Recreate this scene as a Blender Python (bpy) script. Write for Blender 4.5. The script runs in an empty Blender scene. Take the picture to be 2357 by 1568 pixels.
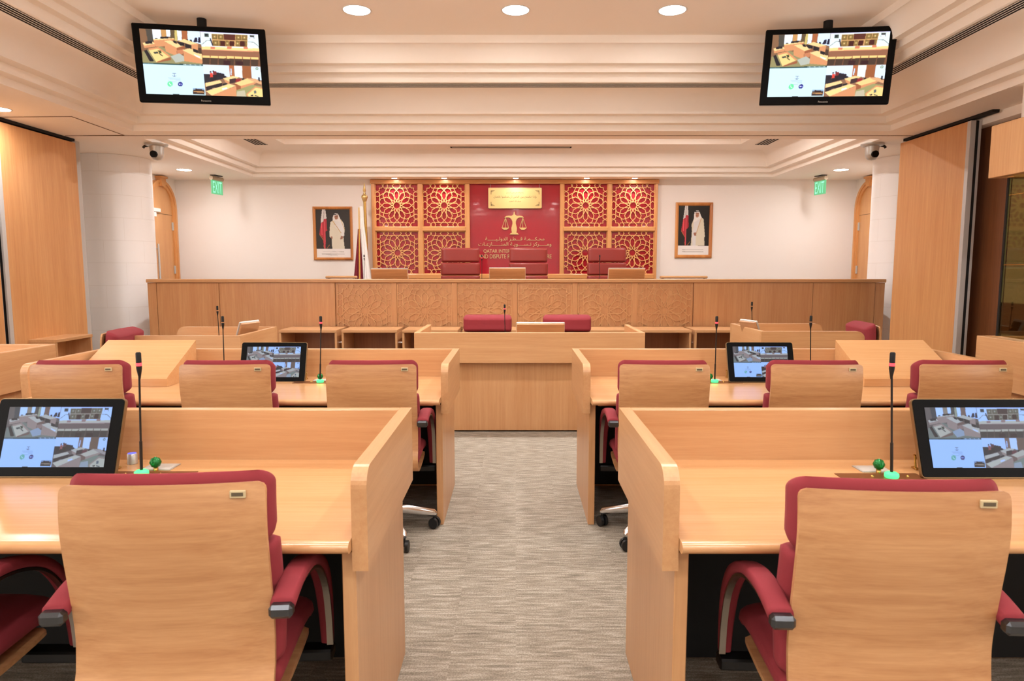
import bpy, math, random
import numpy as np
from mathutils import Vector, Matrix
PI = math.pi
random.seed(7)
SC = bpy.context.scene
COL = SC.collection

# ---------------------------------------------------------------- camera
H_CAM = 1.48; F_PX = 1571.0; CX = 1187.0; CY = 784.0
PITCH = math.atan(167 / 1571.0)
cam_d = bpy.data.cameras.new('camera')
cam = bpy.data.objects.new('camera', cam_d); COL.objects.link(cam)
cam.location = (0, 0, H_CAM); cam.rotation_euler = (PI / 2 - PITCH, 0, 0)
cam_d.sensor_width = 36; cam_d.lens = F_PX / 2357 * 36
cam_d.shift_x = -(CX - 1178.5) / 2357
cam_d.clip_start = 0.05; cam_d.clip_end = 60
cam_d.dof.use_dof = True; cam_d.dof.focus_distance = 6.5; cam_d.dof.aperture_fstop = 9.0
SC.camera = cam
SC.view_settings.view_transform = 'Standard'
SC.view_settings.look = 'None'
SC.view_settings.exposure = 0.31
SC.view_settings.gamma = 1.0
SC.view_settings.use_curve_mapping = False
SC.cycles.use_denoising = True
SC.cycles.denoising_prefilter = 'ACCURATE'
SC.cycles.max_bounces = 10
SC.cycles.diffuse_bounces = 6
SC.cycles.glossy_bounces = 4
SC.cycles.sample_clamp_indirect = 6.0
w = bpy.data.worlds.new('world'); SC.world = w; w.use_nodes = True
w.node_tree.nodes['Background'].inputs[0].default_value = (1.0, 0.97, 0.93, 1)
w.node_tree.nodes['Background'].inputs[1].default_value = 3.6  # bright enough to fill the room through the added side openings

LIGHT_COL = (1.0, 0.98, 0.965)
P_MAIN = 20.0      # each large ceiling downlight (W)
P_SIDE = 20.0
P_BENCH = 12.0
P_TRAY = 48.0
P_SPOT = 2.6

# ---------------------------------------------------------------- pixel helper
_c, _s = math.cos(PITCH), math.sin(PITCH)
def at(px, py, x=None, y=None, z=None):
    a = (px - CX) / F_PX; b = (CY - py) / F_PX
    r = (a, b * _s + _c, b * _c - _s)
    if y is not None: k = y / r[1]
    elif z is not None: k = (z - H_CAM) / r[2]
    else: k = x / r[0]
    return Vector((r[0] * k, r[1] * k, H_CAM + r[2] * k))

# ---------------------------------------------------------------- mesh builder
class MB:
    def __init__(s): s.v = []; s.f = []; s.sm = []; s.mi = []
    def add(s, vs, fs, smooth=False, mi=0):
        o = len(s.v); s.v += [tuple(p) for p in vs]
        for f in fs: s.f.append([i + o for i in f]); s.sm.append(smooth); s.mi.append(mi)
        return s
    def box(s, x0, x1, y0, y1, z0, z1, mi=0):
        vs = [(x, y, z) for z in (z0, z1) for y in (y0, y1) for x in (x0, x1)]
        return s.add(vs, [(0, 2, 3, 1), (4, 5, 7, 6), (0, 1, 5, 4), (2, 6, 7, 3), (0, 4, 6, 2), (1, 3, 7, 5)], mi=mi)
    def rbox(s, x0, x1, y0, y1, z0, z1, r=0.003, mi=0):
        # box with chamfered edges
        r = min(r, (x1 - x0) * .45, (y1 - y0) * .45, (z1 - z0) * .45)
        bm_v = []; idx = {}
        for ix, x in ((0, x0), (1, x1)):
            for iy, y in ((0, y0), (1, y1)):
                for iz, z in ((0, z0), (1, z1)):
                    dx = r if ix == 0 else -r; dy = r if iy == 0 else -r; dz = r if iz == 0 else -r
                    for k, p in enumerate(((x, y + dy, z + dz), (x + dx, y, z + dz), (x + dx, y + dy, z))):
                        idx[(ix, iy, iz, k)] = len(bm_v); bm_v.append(p)
        F = []
        I = lambda a, b, c, k: idx[(a, b, c, k)]
        F.append([I(0,0,0,0), I(0,0,1,0), I(0,1,1,0), I(0,1,0,0)]); F.append([I(1,0,0,0), I(1,1,0,0), I(1,1,1,0), I(1,0,1,0)])
        F.append([I(0,0,0,1), I(1,0,0,1), I(1,0,1,1), I(0,0,1,1)]); F.append([I(0,1,0,1), I(0,1,1,1), I(1,1,1,1), I(1,1,0,1)])
        F.append([I(0,0,0,2), I(0,1,0,2), I(1,1,0,2), I(1,0,0,2)]); F.append([I(0,0,1,2), I(1,0,1,2), I(1,1,1,2), I(0,1,1,2)])
        for a in (0, 1):
            for b in (0, 1):
                F.append([I(0,a,b,1), I(1,a,b,1), I(1,a,b,2), I(0,a,b,2)])
                F.append([I(a,0,b,0), I(a,1,b,0), I(a,1,b,2), I(a,0,b,2)])
                F.append([I(a,b,0,0), I(a,b,1,0), I(a,b,1,1), I(a,b,0,1)])
                for c in (0, 1): F.append([I(a,b,c,0), I(a,b,c,1), I(a,b,c,2)])
        return s.add(bm_v, F, mi=mi)
    def prism(s, pts, axis, a0, a1, smooth=False, mi=0):
        # polygon pts (u,v) extruded along axis ('x': (y,z), 'y': (x,z), 'z': (x,y))
        def m(u, v, t): return {'x': (t, u, v), 'y': (u, t, v), 'z': (u, v, t)}[axis]
        n = len(pts)
        vs = [m(u, v, a0) for u, v in pts] + [m(u, v, a1) for u, v in pts]
        s.add(vs, [list(range(n))[::-1], list(range(n, 2 * n))], mi=mi)
        vs2 = [p for p in vs]
        return s.add(vs2, [(i, (i + 1) % n, n + (i + 1) % n, n + i) for i in range(n)], smooth, mi)
    def tube(s, path, r, n=10, smooth=True, caps=True, mi=0):
        path = [Vector(p) for p in path]; rr = r if isinstance(r, (list, tuple)) else [r] * len(path)
        vs = []; N = len(path)
        t0 = (path[1] - path[0]).normalized()
        up = Vector((0, 0, 1)) if abs(t0.z) < .9 else Vector((1, 0, 0))
        u = t0.cross(up).normalized()
        for i, p in enumerate(path):
            t = (path[min(i + 1, N - 1)] - path[max(i - 1, 0)]).normalized()
            u = (u - t * u.dot(t)).normalized(); v = t.cross(u)
            for k in range(n):
                a = 2 * PI * k / n; vs.append(p + (u * math.cos(a) + v * math.sin(a)) * rr[i])
        fs = [(i * n + k, i * n + (k + 1) % n, (i + 1) * n + (k + 1) % n, (i + 1) * n + k) for i in range(N - 1) for k in range(n)]
        s.add(vs, fs, smooth, mi)
        if caps: s.add(vs[:n] + vs[-n:], [list(range(n))[::-1], list(range(n, 2 * n))], mi=mi)
        return s
    def lathe(s, prof, n=24, cx=0, cy=0, smooth=True, mi=0):
        vs = []
        for r, z in prof:
            for k in range(n):
                a = 2 * PI * k / n; vs.append((cx + r * math.cos(a), cy + r * math.sin(a), z))
        fs = [(i * n + k, i * n + (k + 1) % n, (i + 1) * n + (k + 1) % n, (i + 1) * n + k) for i in range(len(prof) - 1) for k in range(n)]
        s.add(vs, fs, smooth, mi)
        if prof[0][0] > 1e-5: s.add(vs[:n], [list(range(n))[::-1]], mi=mi)
        if prof[-1][0] > 1e-5: s.add(vs[-n:], [list(range(n))], mi=mi)
        return s
    def bar(s, p, q, w, d, nrm=(0, -1, 0), mi=0):
        # flat bar from p to q, width w in plane, depth d along nrm
        p, q, n = Vector(p), Vector(q), Vector(nrm).normalized()
        t = (q - p).normalized(); u = t.cross(n) * (w / 2); e = t * (w * .25)
        a = [p - e - u, q + e - u, q + e + u, p - e + u]
        vs = a + [x + n * d for x in a]
        return s.add(vs, [(0, 1, 2, 3), (7, 6, 5, 4), (0, 4, 5, 1), (1, 5, 6, 2), (2, 6, 7, 3), (3, 7, 4, 0)], mi=mi)
    def quad(s, a, b, c, d, mi=0): return s.add([a, b, c, d], [(0, 1, 2, 3)], mi=mi)
    def build(s, name, mats, parent=None, M=None):
        me = bpy.data.meshes.new(name)
        vs = [tuple(M @ Vector(p)) for p in s.v] if M is not None else s.v
        me.from_pydata(vs, [], s.f)
        for m in (mats if isinstance(mats, (list, tuple)) else [mats]): me.materials.append(m)
        me.polygons.foreach_set('use_smooth', s.sm)
        me.polygons.foreach_set('material_index', s.mi)
        me.update()
        import bmesh
        bm = bmesh.new(); bm.from_mesh(me)
        bmesh.ops.recalc_face_normals(bm, faces=bm.faces); bm.to_mesh(me); bm.free()
        o = bpy.data.objects.new(name, me); COL.objects.link(o)
        if parent: o.parent = parent
        return o

def thing(name, label, cat, loc=(0, 0, 0), rz=0.0, group=None):
    o = bpy.data.objects.new(name, None); COL.objects.link(o)
    o.empty_display_size = .1
    o.location = loc; o.rotation_euler = (0, 0, rz); o['label'] = label; o['category'] = cat
    if group: o['group'] = group
    return o
def tag(o, label, cat, group=None, kind=None):
    o['label'] = label; o['category'] = cat
    if group: o['group'] = group
    if kind: o['kind'] = kind
    return o
def struct(name, mb, mats):
    o = mb.build(name, mats); o['kind'] = 'structure'; return o
def dup(root, loc, rz, label, group=None):
    r = root.copy(); COL.objects.link(r); r.location = loc; r.rotation_euler = (0, 0, rz); r['label'] = label
    if group: r['group'] = group
    for ch in list(root.children):
        c = ch.copy(); COL.objects.link(c); c.parent = r
        for g in list(ch.children):
            d = g.copy(); COL.objects.link(d); d.parent = c
    return r

# ---------------------------------------------------------------- materials
def srgb(r, g, b):
    f = lambda c: (c / 255 / 12.92) if c / 255 <= .04045 else ((c / 255 + .055) / 1.055) ** 2.4
    return (f(r), f(g), f(b), 1)
def mat(name, col, rough=.5, metal=0.0, emit=None, estr=0, coat=0.0, trans=0.0, ior=1.45, spec=.5):
    m = bpy.data.materials.new(name); m.use_nodes = True
    b = m.node_tree.nodes['Principled BSDF']
    b.inputs['Base Color'].default_value = col; b.inputs['Roughness'].default_value = rough
    b.inputs['Metallic'].default_value = metal; b.inputs['Specular IOR Level'].default_value = spec
    b.inputs['Coat Weight'].default_value = coat; b.inputs['Transmission Weight'].default_value = trans
    b.inputs['IOR'].default_value = ior
    if emit: b.inputs['Emission Color'].default_value = emit; b.inputs['Emission Strength'].default_value = estr
    return m
def wood(name, c1, c2, axis='x', rough=.34, coat=.12, fine=1.0, figure=.5):
    m = bpy.data.materials.new(name); m.use_nodes = True; nt = m.node_tree; N = nt.nodes; L = nt.links
    b = N['Principled BSDF']; b.inputs['Roughness'].default_value = rough
    b.inputs['Coat Weight'].default_value = coat; b.inputs['Coat Roughness'].default_value = .22
    tc = N.new('ShaderNodeTexCoord'); oi = N.new('ShaderNodeObjectInfo')
    sc_ = N.new('ShaderNodeVectorMath'); sc_.operation = 'SCALE'; sc_.inputs['Scale'].default_value = 17.0
    cmb = N.new('ShaderNodeCombineXYZ')
    for k in range(3): L.new(oi.outputs['Random'], cmb.inputs[k])
    L.new(cmb.outputs[0], sc_.inputs[0])
    ad = N.new('ShaderNodeVectorMath'); ad.operation = 'ADD'
    L.new(tc.outputs['Object'], ad.inputs[0]); L.new(sc_.outputs[0], ad.inputs[1])
    def mp(sl, sx):
        q = N.new('ShaderNodeMapping'); s = [sx, sx, sx]; s['xyz'.index(axis)] = sl
        q.inputs['Scale'].default_value = s; L.new(ad.outputs[0], q.inputs[0]); return q
    def noise(q, scale, det, dist=0.0):
        n = N.new('ShaderNodeTexNoise'); n.inputs['Scale'].default_value = scale; n.inputs['Detail'].default_value = det
        n.inputs['Distortion'].default_value = dist; L.new(q.outputs[0], n.inputs['Vector']); return n
    n1 = noise(mp(.5, 7), 1.0, 4, .6)       # broad figure
    n2 = noise(mp(2.0, 60), 1.0, 3, .2)     # streaks
    n3 = noise(mp(14, 260), 1.0, 2, 0)      # pores
    def mix(a, bb, f):
        x = N.new('ShaderNodeMix'); x.data_type = 'FLOAT'; x.inputs[0].default_value = f
        L.new(a, x.inputs[2]); L.new(bb, x.inputs[3]); return x.outputs[0]
    a = mix(n1.outputs['Fac'], n2.outputs['Fac'], 1 - figure)
    a = mix(a, n3.outputs['Fac'], .18 * fine)
    rp = N.new('ShaderNodeValToRGB'); rp.color_ramp.elements[0].position = .36; rp.color_ramp.elements[1].position = .64
    rp.color_ramp.elements[0].color = c2; rp.color_ramp.elements[1].color = c1
    L.new(a, rp.inputs[0]); L.new(rp.outputs[0], b.inputs['Base Color'])
    return m

M = {}
WL = srgb(204, 158, 112); WD = srgb(188, 138, 92)
M['wood_x'] = wood('beech_horizontal', WL, WD, 'x')
M['wood_y'] = wood('beech_lengthwise', WL, WD, 'y')
M['wood_z'] = wood('beech_upright', WL, WD, 'z')
M['top_x'] = wood('beech_worktop', srgb(208, 160, 112), srgb(197, 145, 96), 'x', rough=.27, coat=.3)
M['bench_z'] = wood('beech_bench_upright', srgb(208, 158, 110), srgb(190, 134, 88), 'z', rough=.35)
M['bench_x'] = wood('beech_bench_rail', srgb(208, 160, 112), srgb(192, 140, 92), 'x', rough=.35)
M['carve_lit'] = wood('carved_strap_lit_wood', srgb(214, 166, 117), srgb(200, 148, 100), 'x')  # straps lighter than the bench, their lit edges put into the colour
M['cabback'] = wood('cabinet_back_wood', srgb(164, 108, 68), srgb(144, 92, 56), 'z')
M['part_z'] = wood('partition_veneer', srgb(214, 160, 106), srgb(196, 138, 86), 'z', rough=.38)
M['shell'] = wood('chair_plywood', srgb(196, 148, 102), srgb(166, 114, 72), 'x', rough=.32, coat=.2)
M['frame_z'] = wood('lattice_frame_wood', srgb(222, 160, 98), srgb(206, 140, 80), 'z')
M['frame_x'] = wood('lattice_frame_rail', srgb(222, 160, 98), srgb(206, 140, 80), 'x')
M['lattice'] = mat('lattice_wood', srgb(232, 172, 108), .4)
M['door_z'] = wood('door_veneer', srgb(216, 160, 104), srgb(202, 142, 88), 'z')
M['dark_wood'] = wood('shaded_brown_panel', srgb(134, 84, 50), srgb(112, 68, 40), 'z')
M['burl'] = wood('burl_frame_wood', srgb(214, 146, 80), srgb(176, 106, 52), 'z', rough=.3, figure=.9)
M['paint'] = mat('white_wall_paint', srgb(240, 232, 225), .6, spec=.3)
M['ceil'] = mat('ceiling_paint', srgb(250, 242, 232), .6, spec=.2)
M['column'] = mat('white_block_stone', srgb(242, 241, 240), .7)
M['joint'] = mat('stone_joint', srgb(228, 225, 221), .8)
M['black'] = mat('black_plastic', srgb(16, 16, 17), .35)
M['mat_black'] = mat('matt_black', srgb(7, 6, 6), .7)
M['glossblk'] = mat('gloss_black_bezel', srgb(6, 6, 7), .4, spec=.12)
M['slot'] = mat('vent_shadow_black', srgb(14, 11, 9), .9)
M['alu'] = mat('aluminium', srgb(196, 196, 194), .45, .35)
M['chrome'] = mat('chrome', srgb(226, 226, 228), .2, 1.0)
M['capmetal'] = mat('dark_cast_metal', srgb(84, 86, 90), .3, .9)
M['capmetal2'] = mat('satin_steel', srgb(170, 162, 150), .3, 1.0)
M['moncase'] = mat('bronze_casing', srgb(150, 122, 88), .35, .8)
M['silver'] = mat('silver_plastic', srgb(190, 188, 182), .35, .5)
M['gold'] = mat('brushed_gold', srgb(208, 178, 118), .38, .75)
M['goldlet'] = mat('gold_lettering', srgb(216, 184, 130), .4, .4)
M['brass'] = mat('brass_plate', srgb(198, 160, 90), .25, 1.0)
M['plate'] = mat('bronze_hatch', srgb(132, 84, 50), .35, .6)
M['ink'] = mat('engraved_ink', srgb(58, 40, 14), .6)
M['green'] = mat('green_led', srgb(40, 200, 90), .4, emit=srgb(80, 255, 140), estr=1.2)
M['red'] = mat('red_led', srgb(230, 60, 70), .4, emit=srgb(255, 60, 70), estr=1.6)
M['blue'] = mat('blue_led', srgb(60, 60, 240), .4, emit=srgb(70, 80, 255), estr=2.0)
M['greenglass'] = mat('green_glass', srgb(20, 110, 50), .08, .3)
M['lamp'] = mat('lamp_diffuser', (1, 1, 1, 1), .5, emit=(1, .97, .95, 1), estr=6.0)
M['lampring'] = mat('lamp_trim', srgb(235, 232, 228), .4)
M['exitg'] = mat('exit_green', srgb(20, 40, 30), .5, emit=srgb(112, 205, 140), estr=.8)
M['exitw'] = mat('exit_letters', srgb(30, 50, 40), .5, emit=srgb(160, 248, 212), estr=.95)
M['caster'] = mat('caster_rubber', srgb(22, 24, 26), .4)
M['label'] = mat('asset_label', srgb(196, 178, 140), .4)
M['labelink'] = mat('asset_label_print', srgb(90, 78, 60), .6)
M['label2'] = mat('grey_slip', srgb(186, 180, 172), .5)
M['white'] = mat('white_plastic', srgb(232, 230, 226), .4)
M['leather'] = mat('maroon_leather', srgb(134, 46, 40), .36, coat=.1)
M['flagw'] = mat('white_flag_cloth', srgb(238, 234, 230), .8)
M['flagm'] = mat('maroon_flag_cloth', srgb(126, 28, 44), .8)
M['fringe'] = mat('gold_fringe', srgb(212, 166, 78), .7)

def fabric(name, col, sheen=.08):
    m = mat(name, col, .85); nt = m.node_tree; b = nt.nodes['Principled BSDF']
    b.inputs['Sheen Weight'].default_value = sheen; b.inputs['Sheen Roughness'].default_value = .4
    b.inputs['Sheen Tint'].default_value = srgb(230, 120, 120)
    n = nt.nodes.new('ShaderNodeTexNoise'); n.inputs['Scale'].default_value = 420; n.inputs['Detail'].default_value = 1
    bp = nt.nodes.new('ShaderNodeBump'); bp.inputs['Strength'].default_value = .15; bp.inputs['Distance'].default_value = .001
    tc = nt.nodes.new('ShaderNodeTexCoord'); nt.links.new(tc.outputs['Object'], n.inputs[0])
    nt.links.new(n.outputs['Fac'], bp.inputs['Height']); nt.links.new(bp.outputs[0], b.inputs['Normal'])
    return m
M['maroon'] = fabric('maroon_upholstery', srgb(132, 40, 48))

def redpanel():
    m = mat('red_gloss_panel', srgb(168, 30, 44), .16, coat=.4); nt = m.node_tree; b = nt.nodes['Principled BSDF']
    return m
M['redp'] = redpanel()

def carpet():
    m = mat('striped_loop_carpet', srgb(200, 180, 156), .95, spec=.1); nt = m.node_tree; N = nt.nodes; L = nt.links
    b = N['Principled BSDF']
    tc = N.new('ShaderNodeTexCoord')
    sep = N.new('ShaderNodeSeparateXYZ'); L.new(tc.outputs['Object'], sep.inputs[0])
    def math_(op, a, v=None, w=None):
        n = N.new('ShaderNodeMath'); n.operation = op
        L.new(a, n.inputs[0])
        if v is not None:
            if hasattr(v, 'links') or hasattr(v, 'is_output'): L.new(v, n.inputs[1])
            else: n.inputs[1].default_value = v
        return n.outputs[0]
    tx = math_('FLOOR', math_('DIVIDE', sep.outputs[0], .25))
    ty = math_('FLOOR', math_('DIVIDE', sep.outputs[1], 1.0))
    wn = N.new('ShaderNodeTexWhiteNoise'); wn.noise_dimensions = '2D'
    cb = N.new('ShaderNodeCombineXYZ'); L.new(tx, cb.inputs[0]); L.new(ty, cb.inputs[1]); L.new(cb.outputs[0], wn.inputs['Vector'])
    off = math_('MULTIPLY', wn.outputs['Value'], 9.0)
    cb2 = N.new('ShaderNodeCombineXYZ')
    L.new(math_('MULTIPLY', sep.outputs[0], 9.0), cb2.inputs[0])
    L.new(math_('MULTIPLY', sep.outputs[1], 75.0), cb2.inputs[1]); L.new(off, cb2.inputs[2])
    n1 = N.new('ShaderNodeTexNoise'); n1.inputs['Scale'].default_value = 1; n1.inputs['Detail'].default_value = 3; L.new(cb2.outputs[0], n1.inputs['Vector'])
    n2 = N.new('ShaderNodeTexNoise'); n2.inputs['Scale'].default_value = 160; n2.inputs['Detail'].default_value = 3; L.new(tc.outputs['Object'], n2.inputs['Vector'])
    mx = N.new('ShaderNodeMix'); mx.data_type = 'FLOAT'; mx.inputs[0].default_value = .45
    L.new(n1.outputs['Fac'], mx.inputs[2]); L.new(n2.outputs['Fac'], mx.inputs[3])
    rp = N.new('ShaderNodeValToRGB'); e = rp.color_ramp.elements
    e[0].position = .33; e[0].color = srgb(107, 98, 88); e[1].position = .66; e[1].color = srgb(180, 171, 158)
    k = rp.color_ramp.elements.new(.5); k.color = srgb(142, 133, 119)
    L.new(mx.outputs[0], rp.inputs[0]); L.new(rp.outputs[0], b.inputs['Base Color'])
    bp = N.new('ShaderNodeBump'); bp.inputs['Strength'].default_value = .5; bp.inputs['Distance'].default_value = .004
    L.new(mx.outputs[0], bp.inputs['Height']); L.new(bp.outputs[0], b.inputs['Normal'])
    return m
M['carpet'] = carpet()
def glass():
    m = bpy.data.materials.new('tinted_dock_glass'); m.use_nodes = True; nt = m.node_tree
    for n in list(nt.nodes): nt.nodes.remove(n)
    o = nt.nodes.new('ShaderNodeOutputMaterial'); t = nt.nodes.new('ShaderNodeBsdfTransparent'); t.inputs[0].default_value = (.52, .46, .28, 1)
    g = nt.nodes.new('ShaderNodeBsdfGlossy'); g.inputs['Roughness'].default_value = .03; g.inputs[0].default_value = (.9, .88, .75, 1)
    x = nt.nodes.new('ShaderNodeMixShader'); x.inputs[0].default_value = .07
    nt.links.new(t.outputs[0], x.inputs[1]); nt.links.new(g.outputs[0], x.inputs[2]); nt.links.new(x.outputs[0], o.inputs[0])
    return m
M['glass'] = glass()
def colormat(name, strength, rough=.35, diffuse=False):
    m = mat(name, (0.01, 0.01, 0.01, 1), rough); nt = m.node_tree; b = nt.nodes['Principled BSDF']
    a = nt.nodes.new('ShaderNodeVertexColor'); a.layer_name = 'Col'
    if diffuse: nt.links.new(a.outputs[0], b.inputs['Base Color'])
    else:
        nt.links.new(a.outputs[0], b.inputs['Emission Color']); b.inputs['Emission Strength'].default_value = strength
    return m
M['tvpic'] = colormat('television_picture', 1.0, .5)
M['monpic'] = colormat('monitor_picture', 1.0, .5)
M['photo'] = colormat('printed_photograph', 1.0, .35, True)

# ---------------------------------------------------------------- painted flat pictures (vertex colour rasters)
def homography(src):
    dst = [(0, 0), (1, 0), (1, 1), (0, 1)]; A = []
    for (x, y), (u, v) in zip(src, dst):
        A.append([x, y, 1, 0, 0, 0, -u * x, -u * y, -u]); A.append([0, 0, 0, x, y, 1, -v * x, -v * y, -v])
    return np.linalg.svd(np.array(A, float))[2][-1].reshape(3, 3)
class Raster:
    def __init__(s, W, Hh, src, bg):
        s.W, s.H = W, Hh; s.im = np.zeros((Hh, W, 3)); s.im[:] = bg
        s.M = homography(src)
        s.gx, s.gy = np.meshgrid((np.arange(W) + .5) / W, (np.arange(Hh) + .5) / Hh)
    def uv(s, p):
        q = s.M @ np.array([p[0], p[1], 1.0]); return q[:2] / q[2]
    def poly(s, pts, col, a=1.0):
        P = [s.uv(p) for p in pts]; ins = np.zeros(s.gx.shape, bool); n = len(P)
        for i in range(n):
            (x1, y1), (x2, y2) = P[i], P[(i + 1) % n]
            if abs(y2 - y1) < 1e-9: continue
            c = ((y1 > s.gy) != (y2 > s.gy)) & (s.gx < (x2 - x1) * (s.gy - y1) / (y2 - y1) + x1)
            ins ^= c
        s.im[ins] = s.im[ins] * (1 - a) + np.array(col) * a
    def line(s, p, q, wd, col, a=1.0):
        p, q = np.array(p, float), np.array(q, float); d = q - p; n = np.array([-d[1], d[0]]); n = n / (np.linalg.norm(n) + 1e-9) * wd / 2
        s.poly([p + n, q + n, q - n, p - n], col, a)
    def disc(s, c, r, col, ry=None):
        s.poly([(c[0] + r * math.cos(t), c[1] + (ry or r) * math.sin(t)) for t in np.linspace(0, 2 * PI, 20)[:-1]], col)
def picture_mesh(name, R, w, h, tint=None):
    W, Hh = R.W, R.H
    me = bpy.data.meshes.new(name)
    xs = np.linspace(-w / 2, w / 2, W); zs = np.linspace(h / 2, -h / 2, Hh)
    X, Z = np.meshgrid(xs, zs); co = np.stack([X, np.zeros_like(X), Z], -1).reshape(-1, 3)
    ii = np.arange(W * Hh).reshape(Hh, W)
    q = np.stack([ii[:-1, :-1], ii[1:, :-1], ii[1:, 1:], ii[:-1, 1:]], -1).reshape(-1, 4)
    me.from_pydata(co.tolist(), [], q.tolist())
    c = R.im / 255.0
    if tint is not None: c = tint(c)
    c = np.where(c <= .04045, c / 12.92, ((np.clip(c, 0, None) + .055) / 1.055) ** 2.4)
    ca = me.color_attributes.new('Col', 'FLOAT_COLOR', 'POINT')
    ca.data.foreach_set('color', np.concatenate([c.reshape(-1, 3), np.ones((W * Hh, 1))], 1).ravel())
    return me

def draw_screen():
    R = Raster(300, 170, [(120, 170), (2065, 270), (2135, 1315), (240, 1265)], (120, 88, 62))
    P = R.poly
    wd = (206, 140, 96); wt = (240, 200, 140); wdk = (150, 86, 56); wh = (222, 238, 255); blk = (28, 26, 34)
    # upper left view
    P([(110,160),(1120,215),(1165,775),(180,760)], (128, 92, 66))
    P([(180,560),(470,470),(860,640),(1165,775),(180,745)], (142, 134, 92))
    P([(230,180),(330,185),(360,400),(270,400)], (70, 66, 60))
    P([(340,188),(478,192),(490,350),(355,350)], wh); P([(480,192),(562,196),(575,330),(495,330)], (190,140,84))
    P([(565,196),(630,198),(640,312),(575,312)], wh); P([(632,198),(702,203),(712,400),(640,400)], (92,74,52))
    P([(702,203),(745,205),(752,385),(708,385)], (196,176,104)); P([(745,205),(815,210),(825,372),(755,375)], wh)
    P([(820,210),(910,215),(916,385),(830,365)], (160,92,56)); P([(912,213),(1117,220),(1138,440),(920,378)], (206,226,252))
    P([(470,315),(600,310),(602,345),(475,347)], blk); P([(385,335),(425,333),(430,355),(388,357)], blk)
    P([(1035,330),(1070,328),(1078,400),(1010,402)], (26,26,50)); P([(1092,325),(1125,325),(1130,412),(1085,408)], (26,26,50))
    P([(890,355),(925,360),(935,400),(900,395)], blk); P([(950,358),(985,362),(995,405),(960,402)], blk)
    P([(352,352),(698,335),(702,375),(540,385),(380,405)], wt); P([(360,372),(700,350),(700,400),(545,400),(560,470),(400,480),(372,440)], wd)
    P([(180,415),(345,395),(388,430),(215,462)], wt); P([(185,425),(215,462),(388,432),(388,480),(210,502)], wd); P([(228,390),(335,385),(340,425),(232,432)], blk)
    P([(530,385),(635,372),(865,470),(740,500)], wt); P([(532,388),(738,498),(742,638),(560,560)], wd); P([(738,498),(865,462),(868,510),(742,538)], wdk); P([(742,538),(862,520),(840,600),(745,636)], (190,120,84))
    P([(670,375),(720,380),(750,430),(700,420)], blk); P([(735,392),(860,400),(865,465),(800,460)], blk)
    P([(765,385),(860,350),(1085,430),(980,450)], wt); P([(980,440),(1088,430),(1085,555),(985,545)], wd); P([(870,420),(975,460),(970,520),(880,490)], blk)
    P([(270,510),(440,482),(645,640),(410,738)], wd); P([(285,540),(432,512),(615,650),(405,735)], (246,200,130)); P([(405,735),(640,655),(650,700),(440,742)], wdk)
    P([(205,545),(250,530),(370,720),(300,725)], blk)
    P([(355,570),(430,560),(440,590),(380,600)], (60,70,60)); P([(430,545),(480,545),(495,590),(460,590)], (60,70,40)); R.line((450,590),(510,635),14,(60,60,50))
    P([(640,640),(780,590),(860,640),(870,720),(720,745)], (172,176,166))
    P([(832,535),(950,505),(1160,600),(1165,700),(1000,640)], wt); P([(848,545),(1160,700),(1163,765),(862,720)], wd); P([(1005,510),(1085,540),(1085,590),(1010,560)], blk)
    P([(1088,495),(1140,505),(1150,600),(1090,590)], (70,50,40)); P([(1020,600),(1130,650),(1110,670),(1030,630)], (236,230,220))
    # upper right view: the bench
    P([(1120,215),(2065,270),(2095,805),(1165,775)], (112, 72, 50))
    P([(1120,215),(2065,270),(2080,560),(1150,520)], (214, 232, 240)); P([(1120,215),(2065,262),(2066,285),(1122,235)], (200,190,240))
    P([(1305,262),(1895,285),(1888,485),(1325,470)], (196,150,96))
    for (a, b, c, d) in ((1315,1400,268,355),(1412,1500,272,358),(1700,1790,282,368),(1800,1885,285,370),(1325,1420,370,460),(1430,1530,375,465),(1535,1590,378,465),(1700,1760,380,470),(1765,1880,384,475)):
        P([(a,c),(b,c+4),(b,d+4),(a,d)], (122,96,52)); R.disc(((a+b)/2,(c+d)/2),26,(150,120,70)); R.disc(((a+b)/2,(c+d)/2),10,(220,200,140))
    P([(1503,268),(1692,275),(1692,368),(1510,362)], (84,38,30))
    for a in (1450,1598,1768): P([(a,385),(a+78,388),(a+78,470),(a,468)], (66,22,22))
    P([(1188,258),(1258,260),(1262,320),(1196,316)], (70,80,70)); P([(1205,262),(1240,262),(1242,300),(1207,300)], (30,40,50))
    P([(1930,285),(2002,290),(2000,350),(1930,345)], (60,60,60)); P([(1935,322),(1995,325),(1995,345),(1935,342)], (220,225,240))
    R.line((1150,440),(1235,370),8,(110,110,100)); R.line((1235,370),(1310,380),8,(110,110,100)); R.line((1900,395),(1990,405),8,(110,110,100)); R.line((1990,405),(2075,475),8,(110,110,100))
    R.line((1285,340),(1325,460),18,(36,30,52))
    P([(1145,475),(2080,510),(2082,555),(1150,522)], (244,204,136)); P([(1150,522),(2082,555),(2088,665),(1160,622)], (140,92,68)); P([(1150,522),(2082,552),(2082,566),(1150,532)], (228,150,110))
    for a in (1290,1560,1826): P([(a,480),(a+72,484),(a+70,520),(a,514)], (206,120,90))
    for k in range(7):
        a = 1158 + k * 131; y = 622 + k * 5
        P([(a,y),(a+122,y+5),(a+122,y+42),(a,y+38)], (240,196,124)); P([(a,y+40),(a+120,y+44),(a+112,y+150),(a,y+150)], (66,48,38))
    P([(1500,708),(1612,715),(1610,785),(1500,780)], (48,16,26)); P([(1700,718),(1815,724),(1820,790),(1700,786)], (48,16,26))
    # title band
    P([(183,745),(1166,775),(1168,800),(186,766)], (26, 62, 62))
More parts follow.
